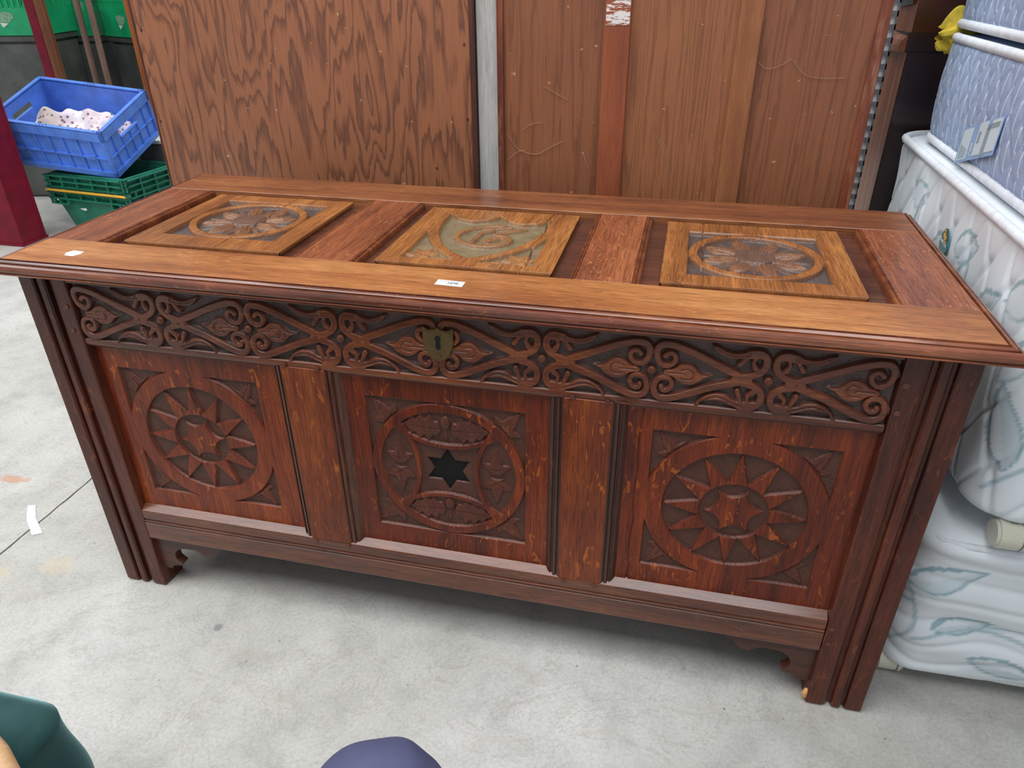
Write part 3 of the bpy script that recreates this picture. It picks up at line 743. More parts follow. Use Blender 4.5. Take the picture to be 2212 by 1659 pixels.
def build_wardrobes():
    Y = .70
    w = empty('wardrobe', (.19, Y, 0), 'wardrobe back of boldly grained brown plywood, behind the left half of the chest', 'wardrobe')
    o = (-.19, -Y, 0)
    def part(fn, *a, **k):
        ob = fn(*a, **k); ob.location = Vector(o_)
        return ob
    o_ = o
    part(box, 'back_panel', -.213, .588, Y, Y + .006, .06, 1.85, 'ply_bold', w)
    part(box, 'carcass', -.206, .596, Y + .007, Y + .50, .04, 1.86, 'frame_dark', w, .002)
    part(box, 'edge_strip', .588, .5975, Y - .004, Y + .012, .04, 1.86, 'frame_dark', w, .001)
    part(box, 'edge_strip', -.2155, -.211, Y - .002, Y + .012, .04, 1.86, 'frame_dark', w, .001)
    part(box, 'plinth', -.206, .596, Y + .004, Y + .49, 0, .06, 'frame_dark', w)
    for x, z in ((.576, .98), (.578, .83), (-.203, .80), (-.197, 1.0), (.50, .72)):
        part(cyl, 'nail', (x, Y - .0005, z), (0, 1, 0), .0025, .002, 'frame_dark', w, 10)
    # right wardrobe, boarded and battened
    w = empty('wardrobe', (1.02, Y, 0), 'loose battened wardrobe back of three brown boards, behind the right half of the chest', 'wardrobe')
    o_ = (-1.02, -Y, 0)
    part(box, 'carcass', .652, 1.394, Y + .012, Y + .035, .04, 1.8, 'frame_dark', w, .002)
    part(box, 'frame_stile', .647, .661, Y - .003, Y + .02, .03, 1.8, 'frame_red', w, .001)
    part(box, 'frame_stile', 1.377, 1.3975, Y - .002, Y + .02, .03, 1.8, 'frame_red', w, .001)
    part(box, 'back_board', .661, .872, Y + .004, Y + .012, .05, 1.79, 'ply_quiet', w)
    part(box, 'back_board', .90, 1.14, Y + .002, Y + .010, .05, 1.79, 'ply_mid', w)
    part(box, 'back_board', 1.16, 1.378, Y + .004, Y + .012, .05, 1.79, 'ply_quiet', w)
    part(box, 'batten', .870, .9225, Y - .010, Y + .006, .04, 1.79, 'batten', w, .0015)
    part(box, 'batten', 1.127, 1.172, Y - .008, Y + .006, .04, 1.79, 'batten2', w, .004, 2)
    part(box, 'plinth', .652, 1.394, Y + .006, Y + .06, 0, .05, 'frame_dark', w)
    # torn paper left on the first batten
    t = NT('torn_paper'); n = t.noise(t.coords((30, 1, 150)), 1, 4, .7)
    t.col(t.ramp(n, [(.42, lin((150, 80, 50))), (.5, lin((222, 216, 212)))], 'CONSTANT')); t.set(.7); M['torn'] = t.m
    part(box, 'torn_label', .873, .920, Y - .0108, Y - .0098, 1.019, 1.075, 'torn', w)
    for pts in ([(.668, .80), (.688, .772), (.70, .765), (.735, .758), (.760, .775), (.79, .79)], [(.668, .745), (.69, .765), (.705, .768)], [(.70, .81), (.72, .825), (.745, .828)],
                [(.835, .77), (.845, .745), (.85, .735)], [(1.175, .955), (1.19, .942), (1.215, .948), (1.235, .962)], [(1.24, .96), (1.26, .935), (1.29, .928), (1.34, .93)],
                [(.99, .81), (1.01, .77), (1.04, .70), (1.045, .66)], [(.75, .90), (.80, .875)]):
        for ob in [cobweb(w, pts, Y + .003)]: pass
    for ch in w.children:
        if ch.name.startswith('cobweb'): ch.location = Vector(o_)
    # weathered plank showing in the gap
    M['grey_wood'] = wood('weathered_grey_wood', 'Z', (196, 196, 192), (182, 182, 177), (160, 160, 154), None, 0, 1, .7, 0, 31, .2)
    tag(box('grey_plank', .5990, .6455, .712, .735, 0, 1.7, 'grey_wood', None, .002), 'weathered grey plank standing in the gap between the two wardrobes', 'plank')
build_wardrobes()

# ------------------------------------------------------------------ dark cabinet and slotted upright, far right
def build_cabinet():
    M['mahog_lit'] = wood('mahogany_painted_lit', 'Z', (190, 122, 84), (152, 90, 64), (104, 62, 50), None, 0, 1, .28, .5, 41, .12, broad=34)  # paler mahogany: the light on the cabinet's side is put into the colour
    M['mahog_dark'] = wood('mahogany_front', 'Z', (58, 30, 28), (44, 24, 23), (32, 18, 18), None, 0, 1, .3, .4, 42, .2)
    M['mahog_up'] = wood('mahogany_upper', 'X', (92, 48, 30), (74, 38, 26), (54, 28, 22), None, 0, 1, .3, .4, 43, .2)
    c = empty('dark_cabinet', (1.7, 1.1, 0), 'dark mahogany cabinet with a coved base moulding, between the battened wardrobe and the bed bases', 'cabinet')
    off = Vector((-1.7, -1.1, 0)); f = (1.510, 1.0)
    def foot(dx): return [(f[0] + dx, f[1]), (1.95, f[1]), (1.95, 1.4), (1.48 + dx, 1.4), (1.494 + dx, f[1] + .10)]
    def prism(name, pts, z0, z1, mat):
        ob = extrude(name, [(x, y, z0) for x, y in pts], (0, 0, z1 - z0), mat, c, .0015); ob.location = off; return ob
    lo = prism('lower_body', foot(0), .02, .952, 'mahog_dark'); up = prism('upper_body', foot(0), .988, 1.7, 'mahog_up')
    # side faces in the paler tone, light painted into the colour
    for nm, z0, z1 in (('painted_lit_side', .03, .950), ('painted_lit_side', .990, 1.69)):
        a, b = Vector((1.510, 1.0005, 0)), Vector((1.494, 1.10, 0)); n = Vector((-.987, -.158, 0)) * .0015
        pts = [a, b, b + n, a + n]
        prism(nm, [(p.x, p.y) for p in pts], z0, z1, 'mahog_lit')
    # coved plinth moulding
    cp = [(0, .990), (.002, .986), (.010, .982), (.017, .975), (.021, .965), (.022, .956), (.022, .952), (0, .952)]
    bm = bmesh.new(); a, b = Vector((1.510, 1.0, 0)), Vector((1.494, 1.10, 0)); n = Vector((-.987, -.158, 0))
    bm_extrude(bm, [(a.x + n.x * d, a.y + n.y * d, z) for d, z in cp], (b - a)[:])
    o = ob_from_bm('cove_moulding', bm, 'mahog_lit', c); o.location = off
    prism('base_shelf', [(1.503, .998), (1.95, .998), (1.95, 1.4), (1.48, 1.4), (1.494, 1.10)], .952, .990, 'mahog_dark')
    M['steel'] = plain('grey_steel', (128, 130, 132), .4, .1, 40, 0, .8)
    for k, (z, y) in enumerate(((1.066, 1.03), (1.066, 1.075))):
        o = cyl('castor_knob', (1.492, y, z), (-1, -.2, 0), .013, .02, 'void', c, 16, .003); o.location = off
    o = extrude('steel_plate', [(1.501, 1.01, 1.045), (1.492, 1.085, 1.036), (1.492, 1.085, 1.12), (1.501, 1.01, 1.12)], (-.002, -.0004, 0), 'steel', c); o.location = off
    # slotted upright: two flanges with rungs between, white board added behind to stand in for daylight through the slots
    M['upright'] = plain('grey_upright', (112, 112, 112), .5); M['painted_daylight'] = plain('painted_daylight', (236, 236, 236), .6, .02)
    u = empty('slotted_upright', (1.458, .95, 0), 'narrow slotted grey metal upright squeezed between wardrobe and dark cabinet', 'upright')
    x0, x1, y = -.013, .006, 0
    bm = bmesh.new(); bm_box(bm, x0, x0 + .003, y, y + .002, 0, 1.5); bm_box(bm, x1 - .003, x1, y, y + .002, 0, 1.5)
    z = .01
    while z < 1.49: bm_box(bm, x0, x1, y, y + .002, z, z + .011); z += .026
    ob_from_bm('slotted_strip', bm, 'upright', u)
    box('daylight_board', x0, x1, .006, .010, 0, 1.5, 'painted_daylight', u)
build_cabinet()

# ------------------------------------------------------------------ divan bases and mattresses
def rounded_loop(x0, x1, y0, y1, r, step):
    pts = []; nrm = []
    def seg(ax, ay, bx, by, nx, ny):
        n = max(2, int(math.hypot(bx - ax, by - ay) / step))
        for i in range(n): pts.append((ax + (bx - ax) * i / n, ay + (by - ay) * i / n)); nrm.append((nx, ny))
    def arc(cx, cy, a0, a1):
        n = max(4, int(r * abs(a1 - a0) / step))
        for i in range(n):
            a = a0 + (a1 - a0) * i / n; pts.append((cx + r * math.cos(a), cy + r * math.sin(a))); nrm.append((math.cos(a), math.sin(a)))
    # start at back of the left face, run towards the camera, then along the front
    seg(x0, y1 - r, x0, y0 + r, -1, 0); arc(x0 + r, y0 + r, math.pi, 1.5 * math.pi)
    seg(x0 + r, y0, x1 - r, y0, 0, -1); arc(x1 - r, y0 + r, 1.5 * math.pi, 2 * math.pi)
    seg(x1, y0 + r, x1, y1 - r, 1, 0); arc(x1 - r, y1 - r, 0, .5 * math.pi)
    seg(x1 - r, y1, x0 + r, y1, 0, 1); arc(x0 + r, y1 - r, .5 * math.pi, math.pi)
    return np.array(pts), np.array(nrm)
def soft_block(name, x0, x1, y0, y1, z0, z1, r, er, step, hf, mat, parent):
    """upholstered block: quilted side wall plus top and bottom; er = soft edge radius"""
    P, N = rounded_loop(x0, x1, y0, y1, r, step)
    s = np.concatenate([[0], np.cumsum(np.hypot(*np.diff(P, axis=0).T))]); ns = len(P)
    nz = max(6, int((z1 - z0) / step)); z = np.linspace(z0, z1, nz)
    SS, ZZ = np.meshgrid(s, z, indexing='ij')
    h, pr = hf(SS, ZZ)
    e = np.minimum(ZZ - z0, z1 - ZZ); rnd = np.where(e < er, er - np.sqrt(np.clip(er ** 2 - (er - e) ** 2, 0, None)), 0)
    h = h * np.clip(e / .015, 0, 1) - rnd
    X = P[:, 0][:, None] + N[:, 0][:, None] * h; Yy = P[:, 1][:, None] + N[:, 1][:, None] * h
    V = np.stack([X, Yy, ZZ], -1).reshape(-1, 3); F = grid_faces(ns, nz, True)
    uv = np.stack([SS, ZZ], -1).reshape(-1, 2)
    # caps
    cx, cy = (x0 + x1) / 2, (y0 + y1) / 2; n0 = len(V); extra = []; cf = []
    for k, (iz, zc) in enumerate(((nz - 1, z1), (0, z0))):
        prev = np.arange(ns) * nz + iz
        for f in (.85, .4):
            ring = np.stack([cx + (X[:, iz] - cx) * f, cy + (Yy[:, iz] - cy) * f, np.full(ns, zc + (.006 if k == 0 else -.002))], -1)
            idx = n0 + len(extra) * ns + np.arange(ns); extra.append(ring)
            q = np.stack([prev, np.roll(prev, -1), np.roll(idx, -1), idx], -1); cf.append(q if k == 0 else q[:, ::-1]); prev = idx
        extra.append(np.tile([[cx, cy, zc + (.008 if k == 0 else -.002)]], (ns, 1))); idx = n0 + (len(extra) - 1) * ns + np.arange(ns)
        q = np.stack([prev, np.roll(prev, -1), np.roll(idx, -1), idx], -1); cf.append(q if k == 0 else q[:, ::-1])
    E_ = np.concatenate(extra); V = np.concatenate([V, E_]); F = np.concatenate([F] + cf)
    uv = np.concatenate([uv, E_[:, :2] + 7]); pr = np.concatenate([pr.ravel(), np.zeros(len(E_))])
    return np_mesh(name, V, F, mat, parent, True, {'print': pr}, uv), P
def ticking(name, base, ink, seed=0):
    t = NT(name)
    a = t.n('ShaderNodeAttribute', attribute_name='print').outputs['Fac']
    w = t.noise(t.coords((1, 1, 1)), 900, 2, .5); n = t.noise(t.coords((1, 1, 1), (seed, 0, 0)), 6, 3, .5)
    c = t.ramp(n, [(.3, lin(tuple(v * .95 for v in base))), (.7, lin(base))])
    c = t.mix(a, c, lin(ink))
    st = t.noise(t.coords((1, 1, 1), (seed, 2, 0)), 14, 4, .6)
    c = t.mix(t.ramp(st, [(.70, (0, 0, 0)), (.82, (.35, .35, .35))]), c, lin((196, 180, 160)))
    t.col(c); t.set(.8, 0, .25); t.bump(w, .25, .0006)
    t.b.inputs['Sheen Weight'].default_value = .2
    return t.m
M['tick'] = ticking('leaf_printed_ticking', (236, 243, 248), (146, 178, 188))
M['tick2'] = ticking('leaf_printed_ticking_low', (236, 242, 246), (140, 172, 182), 3)
M['tape'] = plain('quilt_tape', (226, 230, 236), .8, .05, 60, 0, 0, .2)
M['castor'] = plain('cream_plastic', (206, 204, 186), .35, .04, 10, .3)
def leaf_print(Sx, Zx, leaves, stems):
    pr = np.zeros(Sx.shape)
    for (sx, sz, a, L, w, style) in leaves:
        m = (np.abs(Sx - sx) < L * 1.3) & (np.abs(Zx - sz) < L * 1.3)
        if not m.any(): continue
        d, t, q = blade(Sx[m], Zx[m], sx, sz, a, L, w, lambda t: np.sin(np.pi * t ** .8))
        inside = d < 0
        edge = np.exp(-((d + .0024) / .0024) ** 2)
        hatch = .72
        band = inside & (d > -.0085) & (q > 0)
        val = np.where(band, .85 * hatch + .15, 0) + .75 * edge * (q <= 0) * (hatch * .5 + .5) + inside * .12
        if style: val = val + inside * (q < 0) * .22
        pr[m] = np.maximum(pr[m], np.clip(val, 0, 1))
    for pts in stems:
        d = sd_polyline(Sx, Zx, smooth_pts(pts), 0.0)
        pr = np.maximum(pr, .7 * np.clip(1.5 - np.abs(d) / .0032, 0, 1))
    return pr
def castor(parent, x, y, z, wheel_axis=(1, 0, 0), top=.05):
    c = cyl('castor', (x, y, z + .024), wheel_axis, .024, .046, 'castor', parent, 26, .004)
    cyl('axle_band', (x + .012 * wheel_axis[0], y + .012 * wheel_axis[1], z + .024), wheel_axis, .0246, .002, 'steel', c, 26)
    cyl('castor_stem', (x, y, z + .05), (0, 0, 1), .006, top, 'steel', c, 10)
    return c
def build_beds():
    rs = random.Random(4)
    # ---- lower divan base
    lo = empty('divan_base', (1.95, .5, 0), 'lowest white divan base with pale blue leaf print, standing on the concrete', 'divan base', 'leaf printed divan base halves')
    off = Vector((-1.95, -.5, 0))
    leaves = []; stems = []
    yl = .96 - .075
    for sx, sz, a, L, w in ((.80, .20, .45, .13, .026), (.86, .12, .3, .10, .02), (1.00, .26, .5, .12, .024), (1.04, .07, 1.0, .12, .032), (.93, .07, -.25, .13, .024), (1.10, .17, .9, .10, .022), (1.2, .3, .4, .12, .026), (1.22, .1, 2.4, .12, .026),
                           (.70, .24, 2.2, .12, .024), (.60, .12, 1.8, .12, .026), (.66, .05, .6, .1, .02)):
        leaves.append((sx, sz + .03, a, L, w, rs.random() < .5))
    for _ in range(26): leaves.append((rs.uniform(1.35, 3.3), rs.uniform(.08, .32), rs.uniform(0, 6.28), .12, .025, rs.random() < .5))
    stems = [[(.78, .06), (.84, .13), (.83, .18), (.80, .24)], [(.84, .12), (.92, .165), (1.0, .15), (1.06, .11), (1.12, .03)], [(.92, .165), (1.02, .17), (1.10, .14)], [(.70, .16), (.76, .17), (.82, .19)]]
    def hf_lo(s, z):
        h = np.zeros(s.shape)
        for k in range(9):
            zk = .03 + k * .045 + .016 * np.sin(s * 26 + k * .9) * (.6 + .4 * np.sin(s * 7 + k))
            h -= .0042 * np.exp(-((z - zk) / .006) ** 2)
        h += .004 * np.sin(z * 60 + s * 8) + .005 * np.exp(-((z - .32) / .02) ** 2)
        return h, leaf_print(s, z, leaves, stems)
    o, P = soft_block('upholstery', 1.488, 2.40, .072, .96, .030, .352, .055, .03, .0045, hf_lo, 'tick2', lo); o.location = off
    o = tube('piping', [(x, y, .334) for x, y in P[::8]], .006, 'tape', lo, 6, True); o.location = off
    for x, y in ((1.512, .118), (2.34, .13), (1.53, .88), (2.34, .88)): castor(lo, x, y, 0.0, (1, 0, 0)).location = off
    # ---- upper divan base
    up = empty('divan_base', (1.98, .5, .40), 'upper white divan base with teal maker badge, resting on the lowest base', 'divan base', 'leaf printed divan base halves')
    off = Vector((-1.98, -.5, -.40))
    leaves = []
    for sx, sz, a, L, w in ((.10, .12, 1.3, .10, .018), (.14, .30, .4, .10, .03), (.20, .22, 1.4, .11, .02), (.33, .26, .2, .09, .03), (.38, .10, 1.2, .12, .02), (.46, .30, .3, .10, .03), (.50, .20, 1.3, .12, .022), (.55, .10, .9, .12, .03),
                           (.60, .24, .6, .11, .026), (.66, .12, 1.2, .13, .03), (.70, .30, .4, .11, .03), (.76, .20, 1.1, .12, .022), (.82, .08, 1.9, .14, .03), (.86, .26, .7, .12, .03), (.96, .16, 1.3, .14, .03), (1.06, .28, .5, .12, .03), (1.02, .06, 2.2, .12, .03)):
        leaves.append((sx, sz + .40, a, L, w, rs.random() < .5))
    for _ in range(24): leaves.append((rs.uniform(1.2, 3.3), rs.uniform(.45, .72), rs.uniform(0, 6.28), .12, .026, rs.random() < .5))
    stems = [[(.55, .44), (.62, .50), (.66, .58), (.72, .66)], [(.80, .44), (.86, .52), (.93, .60), (.97, .70)], [(.30, .50), (.36, .58), (.45, .62)]]
    def hf_up(s, z):
        h = np.zeros(s.shape); per = .092
        for k in range(-1, 6):
            ph = ((s + .035 * k) / per) % 1
            tooth = np.where(ph < .72, ph / .72, (1 - ph) / .28)
            slope = np.where(ph < .72, .075 / (.72 * per), .075 / (.28 * per))
            tooth = .5 - .5 * np.cos(np.pi * tooth)
            zk = .40 + .08 * k + .075 * tooth
            d = (z - zk) / np.sqrt(1 + (slope * .9) ** 2)
            h -= .0046 * np.exp(-(d / .0055) ** 2)
        h += .003 * np.sin(s * 30) * np.sin(z * 30)
        return h, leaf_print(s, z, leaves, stems)
    o, P = soft_block('upholstery', 1.523, 2.44, .050, .955, .397, .790, .075, .022, .0042, hf_up, 'tick', up); o.location = off
    o = tube('piping', [(x - .002 * 0, y, .787) for x, y in P[::6]], .0085, 'tape', up, 8, True); o.location = off
    for x, y in ((1.590, .066), (2.36, .12), (1.60, .86), (2.36, .86)): castor(up, x, y, .3505, (1, 0, 0), .04).location = off
    # maker badge
    M['teal'] = plain('badge_teal', (22, 122, 138), .35, .08, 30, .3); M['badge_dark'] = plain('badge_dark', (34, 48, 48), .35, .1, 30, .3)
    M['badge_gold'] = plain('badge_gold', (226, 186, 92), .5, .1, 80); M['badge_white'] = plain('badge_white', (228, 234, 232), .5, .03)
    def badge_pt(u, v): return (1.5185, .463 - u, .693 + v)
    egg = []
    for k in range(28):
        a = 2 * math.pi * k / 28; rr = .0215 * (1 - .22 * math.sin(a)); egg.append((rr * math.cos(a) * 1.05, .024 * math.sin(a) if math.sin(a) > 0 else .019 * math.sin(a)))
    bd = extrude('maker_badge', [badge_pt(u, v) for u, v in egg], (-.0015, 0, 0), 'teal', up); bd.location = off; tag(bd, 'teal oval badge lettered Restnight')
    tp = [(u, v) for u, v in egg if v > .003]; o = extrude('badge_crest', [(x - .0017, y, z) for x, y, z in (badge_pt(u * .98, v) for u, v in tp)], (-.0003, 0, 0), 'badge_dark', bd)
    for (u, v, r1) in ((-.004, .012, .005), (.003, .007, .005), (-.005, .018, .003), (.006, .000, .0045)):
        cyl('badge_emblem', (1.5185 - .0024, .463 - u, .693 + v), (1, 0, 0), r1, .0006, 'badge_gold', bd, 12)
    rot = Matrix(((0, 0, -1), (-1, 0, 0), (0, 1, 0))).to_4x4()
    text_mesh('badge_lettering', 'Restnight', .0098, Matrix.Translation((1.5160, .463, .6925)) @ rot @ Matrix.Rotation(-.12, 4, 'Z'), 'badge_white', bd, .0001, .0003)
    # ---- two blue mattresses
    def blue(seed):
        t = NT('blue_damask_%d' % seed)
        uvn = t.n('ShaderNodeTexCoord').outputs['UV']
        sep = t.n('ShaderNodeSeparateXYZ'); t.l(uvn, sep.inputs[0])
        wob = t.math('MULTIPLY', t.math('SINE', t.math('MULTIPLY', sep.outputs[1], 30.0)), .003)
        ph = t.math('FRACT', t.math('MULTIPLY', t.math('ADD', sep.outputs[0], wob), 1 / .031))
        d = t.math('ABSOLUTE', t.math('SUBTRACT', ph, .5))
        line = t.ramp(d, [(.040, (1, 1, 1)), (.062, (0, 0, 0))])
        dash = t.ramp(t.math('FRACT', t.math('MULTIPLY', sep.outputs[1], 420)), [(.3, (.75,) * 3), (.45, (1, 1, 1))])
        wv = t.noise(t.coords((900, 900, 900)), 1, 2, .5)
        wl = t.math('SINE', t.math('MULTIPLY', t.math('ADD', sep.outputs[0], sep.outputs[1]), 2400.0))
        c = t.ramp(t.math('ADD', wv, t.math('MULTIPLY', wl, .12)), [(.3, lin((140, 158, 194))), (.7, lin((178, 194, 222)))])
        c = t.mix(t.math('MULTIPLY', line, dash), c, lin((220, 228, 238)))
        t.col(c); t.set(.8, 0, .2); t.bump(wv, .2, .0006); return t.m
    def hf_bl(s, z):
        p, q = (s + z * .9) / .055, (s - z * .9) / .055
        a = np.abs((p % 1) - .5); b = np.abs((q % 1) - .5)
        return .0025 - .0032 * np.maximum(np.exp(-((.5 - a) / .06) ** 2), np.exp(-((.5 - b) / .06) ** 2)) + .006 * np.sin(np.pi * np.clip((z % 1.0 - .8) / .2, 0, 1)), np.zeros(s.shape)
    for i, (x0, y1_, z0, z1, lab) in enumerate(((1.552, .875, .801, .998, 'blue quilted mattress with white stitched stripes and a care label, on the upper divan base'),
                                              (1.560, .895, 1.014, 1.22, 'topmost blue quilted mattress, above the yellow cloth'))):
        m = empty('mattress', (2.0, .4, z0), lab, 'mattress', 'blue quilted mattresses'); off = Vector((-2.0, -.4, -z0))
        o, P = soft_block('quilted_cover', x0, 2.46, -.9, y1_, z0, z1, .06, .02, .005, hf_bl, blue(i), m); o.location = off
        for z in (z0 + .004, z1 - .004):
            o = tube('edge_tape', [(x, y, z) for x, y in P[::6]], .0085, 'tape', m, 8, True); o.location = off
        if i == 0:
            M['label_blue'] = plain('label_blue', (152, 184, 222), .6, .04); M['label_white'] = plain('label_white', (214, 228, 236), .6, .03); M['label_grey'] = plain('label_grey', (150, 172, 180), .6, .05)
            def LP(u, v, d=0):      # u along the mattress towards the camera, v up; label lies on the side, slightly tilted
                yy = .600 - u * .165 - v * .004; zz = .800 + v * .062 + u * .050
                return (1.5405 - d, yy, zz)
            def lq(name, u0, u1, v0, v1, d, mat, par):
                ob = extrude(name, [LP(u0, v0, d), LP(u1, v0, d), LP(u1, v1, d), LP(u0, v1, d)], (-.0006, 0, 0), mat, par); return ob
            cl = lq('care_label', 0, 1, 0, 1, 0, 'label_blue', m); cl.location = off
            tag(cl, 'pale blue and white care label')
            lq('label_field', .05, .30, .06, .94, .0008, 'label_white', cl); lq('label_field', .46, .66, .10, 1.0, .0008, 'label_white', cl)
            lq('label_field', .66, .76, .05, .80, .0008, 'label_grey', cl); lq('label_field', .76, .98, .12, .97, .0008, 'label_white', cl)
            for k in range(4): lq('print_line', .09 + k * .05, .105 + k * .05, .10, .52 - k * .05, .0016, 'label_grey', cl)
            for k in range(3): lq('print_line', .68, .96, .84 + k * .05 - .08, .86 + k * .05 - .08, .0016, 'label_grey', cl)
            lq('print_mark', .50, .55, .45, .75, .0016, 'label_grey', cl)
            r3 = Matrix(((0, 0, -1), (-1, 0, 0), (0, 1, 0))).to_4x4()
            text_mesh('label_lettering', 'NIR', .014, Matrix.Translation(Vector(LP(.385, .32, .0012))) @ r3 @ Matrix.Rotation(math.pi / 2 - .2, 4, 'Z'), 'badge_white', cl, .0001, .0002)
    # ---- yellow cloth pinched between the mattresses
    M['yellow'] = plain('yellow_cloth', (222, 196, 66), .8, .12, 40, 0, 0, .3)
    rs2 = np.random.RandomState(6); nu, nv = 26, 26
    u, v = np.meshgrid(np.linspace(0, 1, nu), np.linspace(0, 2 * math.pi, nv, endpoint=False), indexing='ij')
    rad = .007 + .035 * np.sin(np.pi * np.clip(u * .9 + .04, 0, 1)) ** .8
    cr = 1 + .12 * np.sin(v * 3 + u * 5) + .16 * np.sin(v * 5 - u * 9) + .10 * np.sin(v * 8 + u * 3)
    X = 1.600 - u * .068 + .006 * np.sin(v * 4 + u * 6); Yy = .868 + rad * cr * np.cos(v) * .55; Z = 1.002 + rad * cr * np.sin(v) * .95 - .008 * u
    V = np.stack([X, Yy, Z], -1).reshape(-1, 3); F = []
    for i in range(nu - 1):
        for j in range(nv): F.append((i * nv + j, i * nv + (j + 1) % nv, (i + 1) * nv + (j + 1) % nv, (i + 1) * nv + j))
    c = np.arange((nu - 1) * nv, nu * nv); n0 = len(V); V = np.vstack([V, [[1.535, .868, .995]]])
    for j in range(nv): F.append((c[j], c[(j + 1) % nv], n0, n0))
    F = np.array(F)
    o = np_mesh('yellow_cloth', V, F, 'yellow', None, False)
    tag(o, 'crumpled yellow cloth sticking out between the two blue mattresses', 'cloth')
build_beds()

# ------------------------------------------------------------------ crates, bins and poles at the far left
def build_left():
    M['maroon'] = plain('maroon_paint', (112, 12, 36), .55, .14, 12, 0, spec=.3)
    M['blue_pl'] = plain('blue_plastic', (84, 130, 222), .42, .10, 14, .1)
    M['green_dk'] = plain('dark_green_plastic', (38, 122, 98), .45, .12, 10, .1)
    M['green_br'] = plain('bright_green_plastic', (20, 160, 104), .45, .10, 10, .1)
    M['bin'] = plain('charcoal_plastic', (78, 80, 76), .55, .22, 7, .05)
    M['yellow_pl'] = plain('yellow_plastic', (222, 168, 56), .45, .06)
    M['scrap'] = plain('torn_label_white', (222, 222, 214), .8, .05); M['scrap_g'] = plain('glue_residue', (120, 160, 130), .8, .2, 90)
    # steel stanchions
    def column(x0, x1, y0, y1, lab):
        c = empty('steel_column', ((x0 + x1) / 2, (y0 + y1) / 2, 0), lab, 'column'); off = Vector((-(x0 + x1) / 2, -(y0 + y1) / 2, 0))
        t_ = .012
        for a in ((x0, x1, y0, y0 + t_), (x0, x1, y1 - t_, y1)):
            box('flange', *a, 0, 3.1, 'maroon', c, .001).location = off
        box('web_plate', (x0 + x1) / 2 - .1 * (x1 - x0), x1 - .003, y0 + t_, y1 - t_, 0, 3.1, 'maroon', c).location = off
        box('base_plate', x0 - .004, x1 + .004, y0 - .004, y1 + .004, 0, .012, 'maroon', c).location = off
    column(-2.16, -1.918, 1.755, 1.900, 'maroon painted steel column at the left edge, in front of the blue crate')
    column(-2.215, -2.160, 2.49, 2.53, 'slim maroon steel column further back, beside the ribbed wooden strip')
    # ---- dark green bale arm crates, nested
    def bale_crate(z0, hgt, arm, lab):
        W, D = .50, .40; r = empty('bale_arm_crate', (-1.70, 2.205, z0), lab, 'crate', 'nested dark green crates'); r.rotation_euler.z = math.radians(-6.5)
        def wall(name, pts, parent=r): return extrude(name, pts, (0, 0, 0), 'green_dk', parent)
        bm = bmesh.new(); tp = .10; t = .006
        def ringpts(z, inset): 
            i = inset; return [(-W / 2 + i, -D / 2 + i, z), (W / 2 - i, -D / 2 + i, z), (W / 2 - i, D / 2 - i, z), (-W / 2 + i, D / 2 - i, z)]
        zs = [(0, .055), (hgt * .62, .028), (hgt, .020)]
        outer = [[bm.verts.new(p) for p in ringpts(z, i)] for z, i in zs]; inner = [[bm.verts.new(p) for p in ringpts(z + .004, i + t)] for z, i in zs]
        for S_ in (outer, inner):
            for a, b in zip(S_, S_[1:]):
                for k in range(4): bm.faces.new((a[k], a[(k + 1) % 4], b[(k + 1) % 4], b[k]))
            bm.faces.new(S_[0])
        for k in range(4): bm.faces.new((outer[-1][k], outer[-1][(k + 1) % 4], inner[-1][(k + 1) % 4], inner[-1][k]))
        bmesh.ops.recalc_face_normals(bm, faces=bm.faces[:]); ob_from_bm('tub', bm, 'green_dk', r)
        # ribbed collar: horizontal flanges and uprights on each side
        for side in range(4):
            bm = bmesh.new(); L = W if side % 2 == 0 else D; off = D / 2 if side % 2 == 0 else W / 2
            for z, d in ((hgt - .004, .0), (hgt - .030, .0), (hgt - .058, .002)): bm_box(bm, -L / 2, L / 2, -off, -off + .030, z - .004, z)
            for x in np.arange(-L / 2 + .012, L / 2 - .01, .094): bm_box(bm, x, x + .005, -off + .002, -off + .030, hgt - .062, hgt - .002)
            for sx in (-1, 1): 
                xa = sx * (L / 2 - .06); bm_box(bm, xa - .055, xa + .055, -off + .002, -off + .030, hgt - .090, hgt - .086); bm_box(bm, xa - .055, xa - .050, -off + .002, -off + .03, hgt - .088, hgt - .058); bm_box(bm, xa + .050, xa + .055, -off + .002, -off + .03, hgt - .088, hgt - .058); bm_box(bm, xa - .003, xa + .003, -off + .002, -off + .03, hgt - .088, hgt - .058)
            bmesh.ops.rotate(bm, matrix=Matrix.Rotation(side * math.pi / 2, 3, 'Z'), cent=(0, 0, 0), verts=bm.verts)
            ob_from_bm('ribbed_collar', bm, 'green_dk', r)
        if arm: 
            o = tube('bale_arm', [(-W / 2 + .005, -D / 2 - .006, hgt - .075), (-W / 2 + .02, -D / 2 - .008, hgt - .072), (W / 2 - .02, -D / 2 - .008, hgt - .072), (W / 2 - .005, -D / 2 - .006, hgt - .075)], .0065, 'yellow_pl', r); tag(o, 'yellow bale arm')
        return r
    lo = bale_crate(0, .215, False, 'dark green plastic crate on the floor, lower of the nested pair')
    extrude('label_scrap', [(-.10, -.172, .105), (-.07, -.172, .095), (-.055, -.172, .101), (-.062, -.172, .111)], (0, -.002, 0), 'scrap', lo)
    bale_crate(.070, .200, True, 'dark green crate with a yellow bale arm, nested on top under the blue crate')
    # ---- charcoal tub that props up the blue crate
    tb = empty('storage_tub', (-1.56, 2.50, 0), 'charcoal plastic tub with a white lid edge, behind the dark green crates', 'tub')
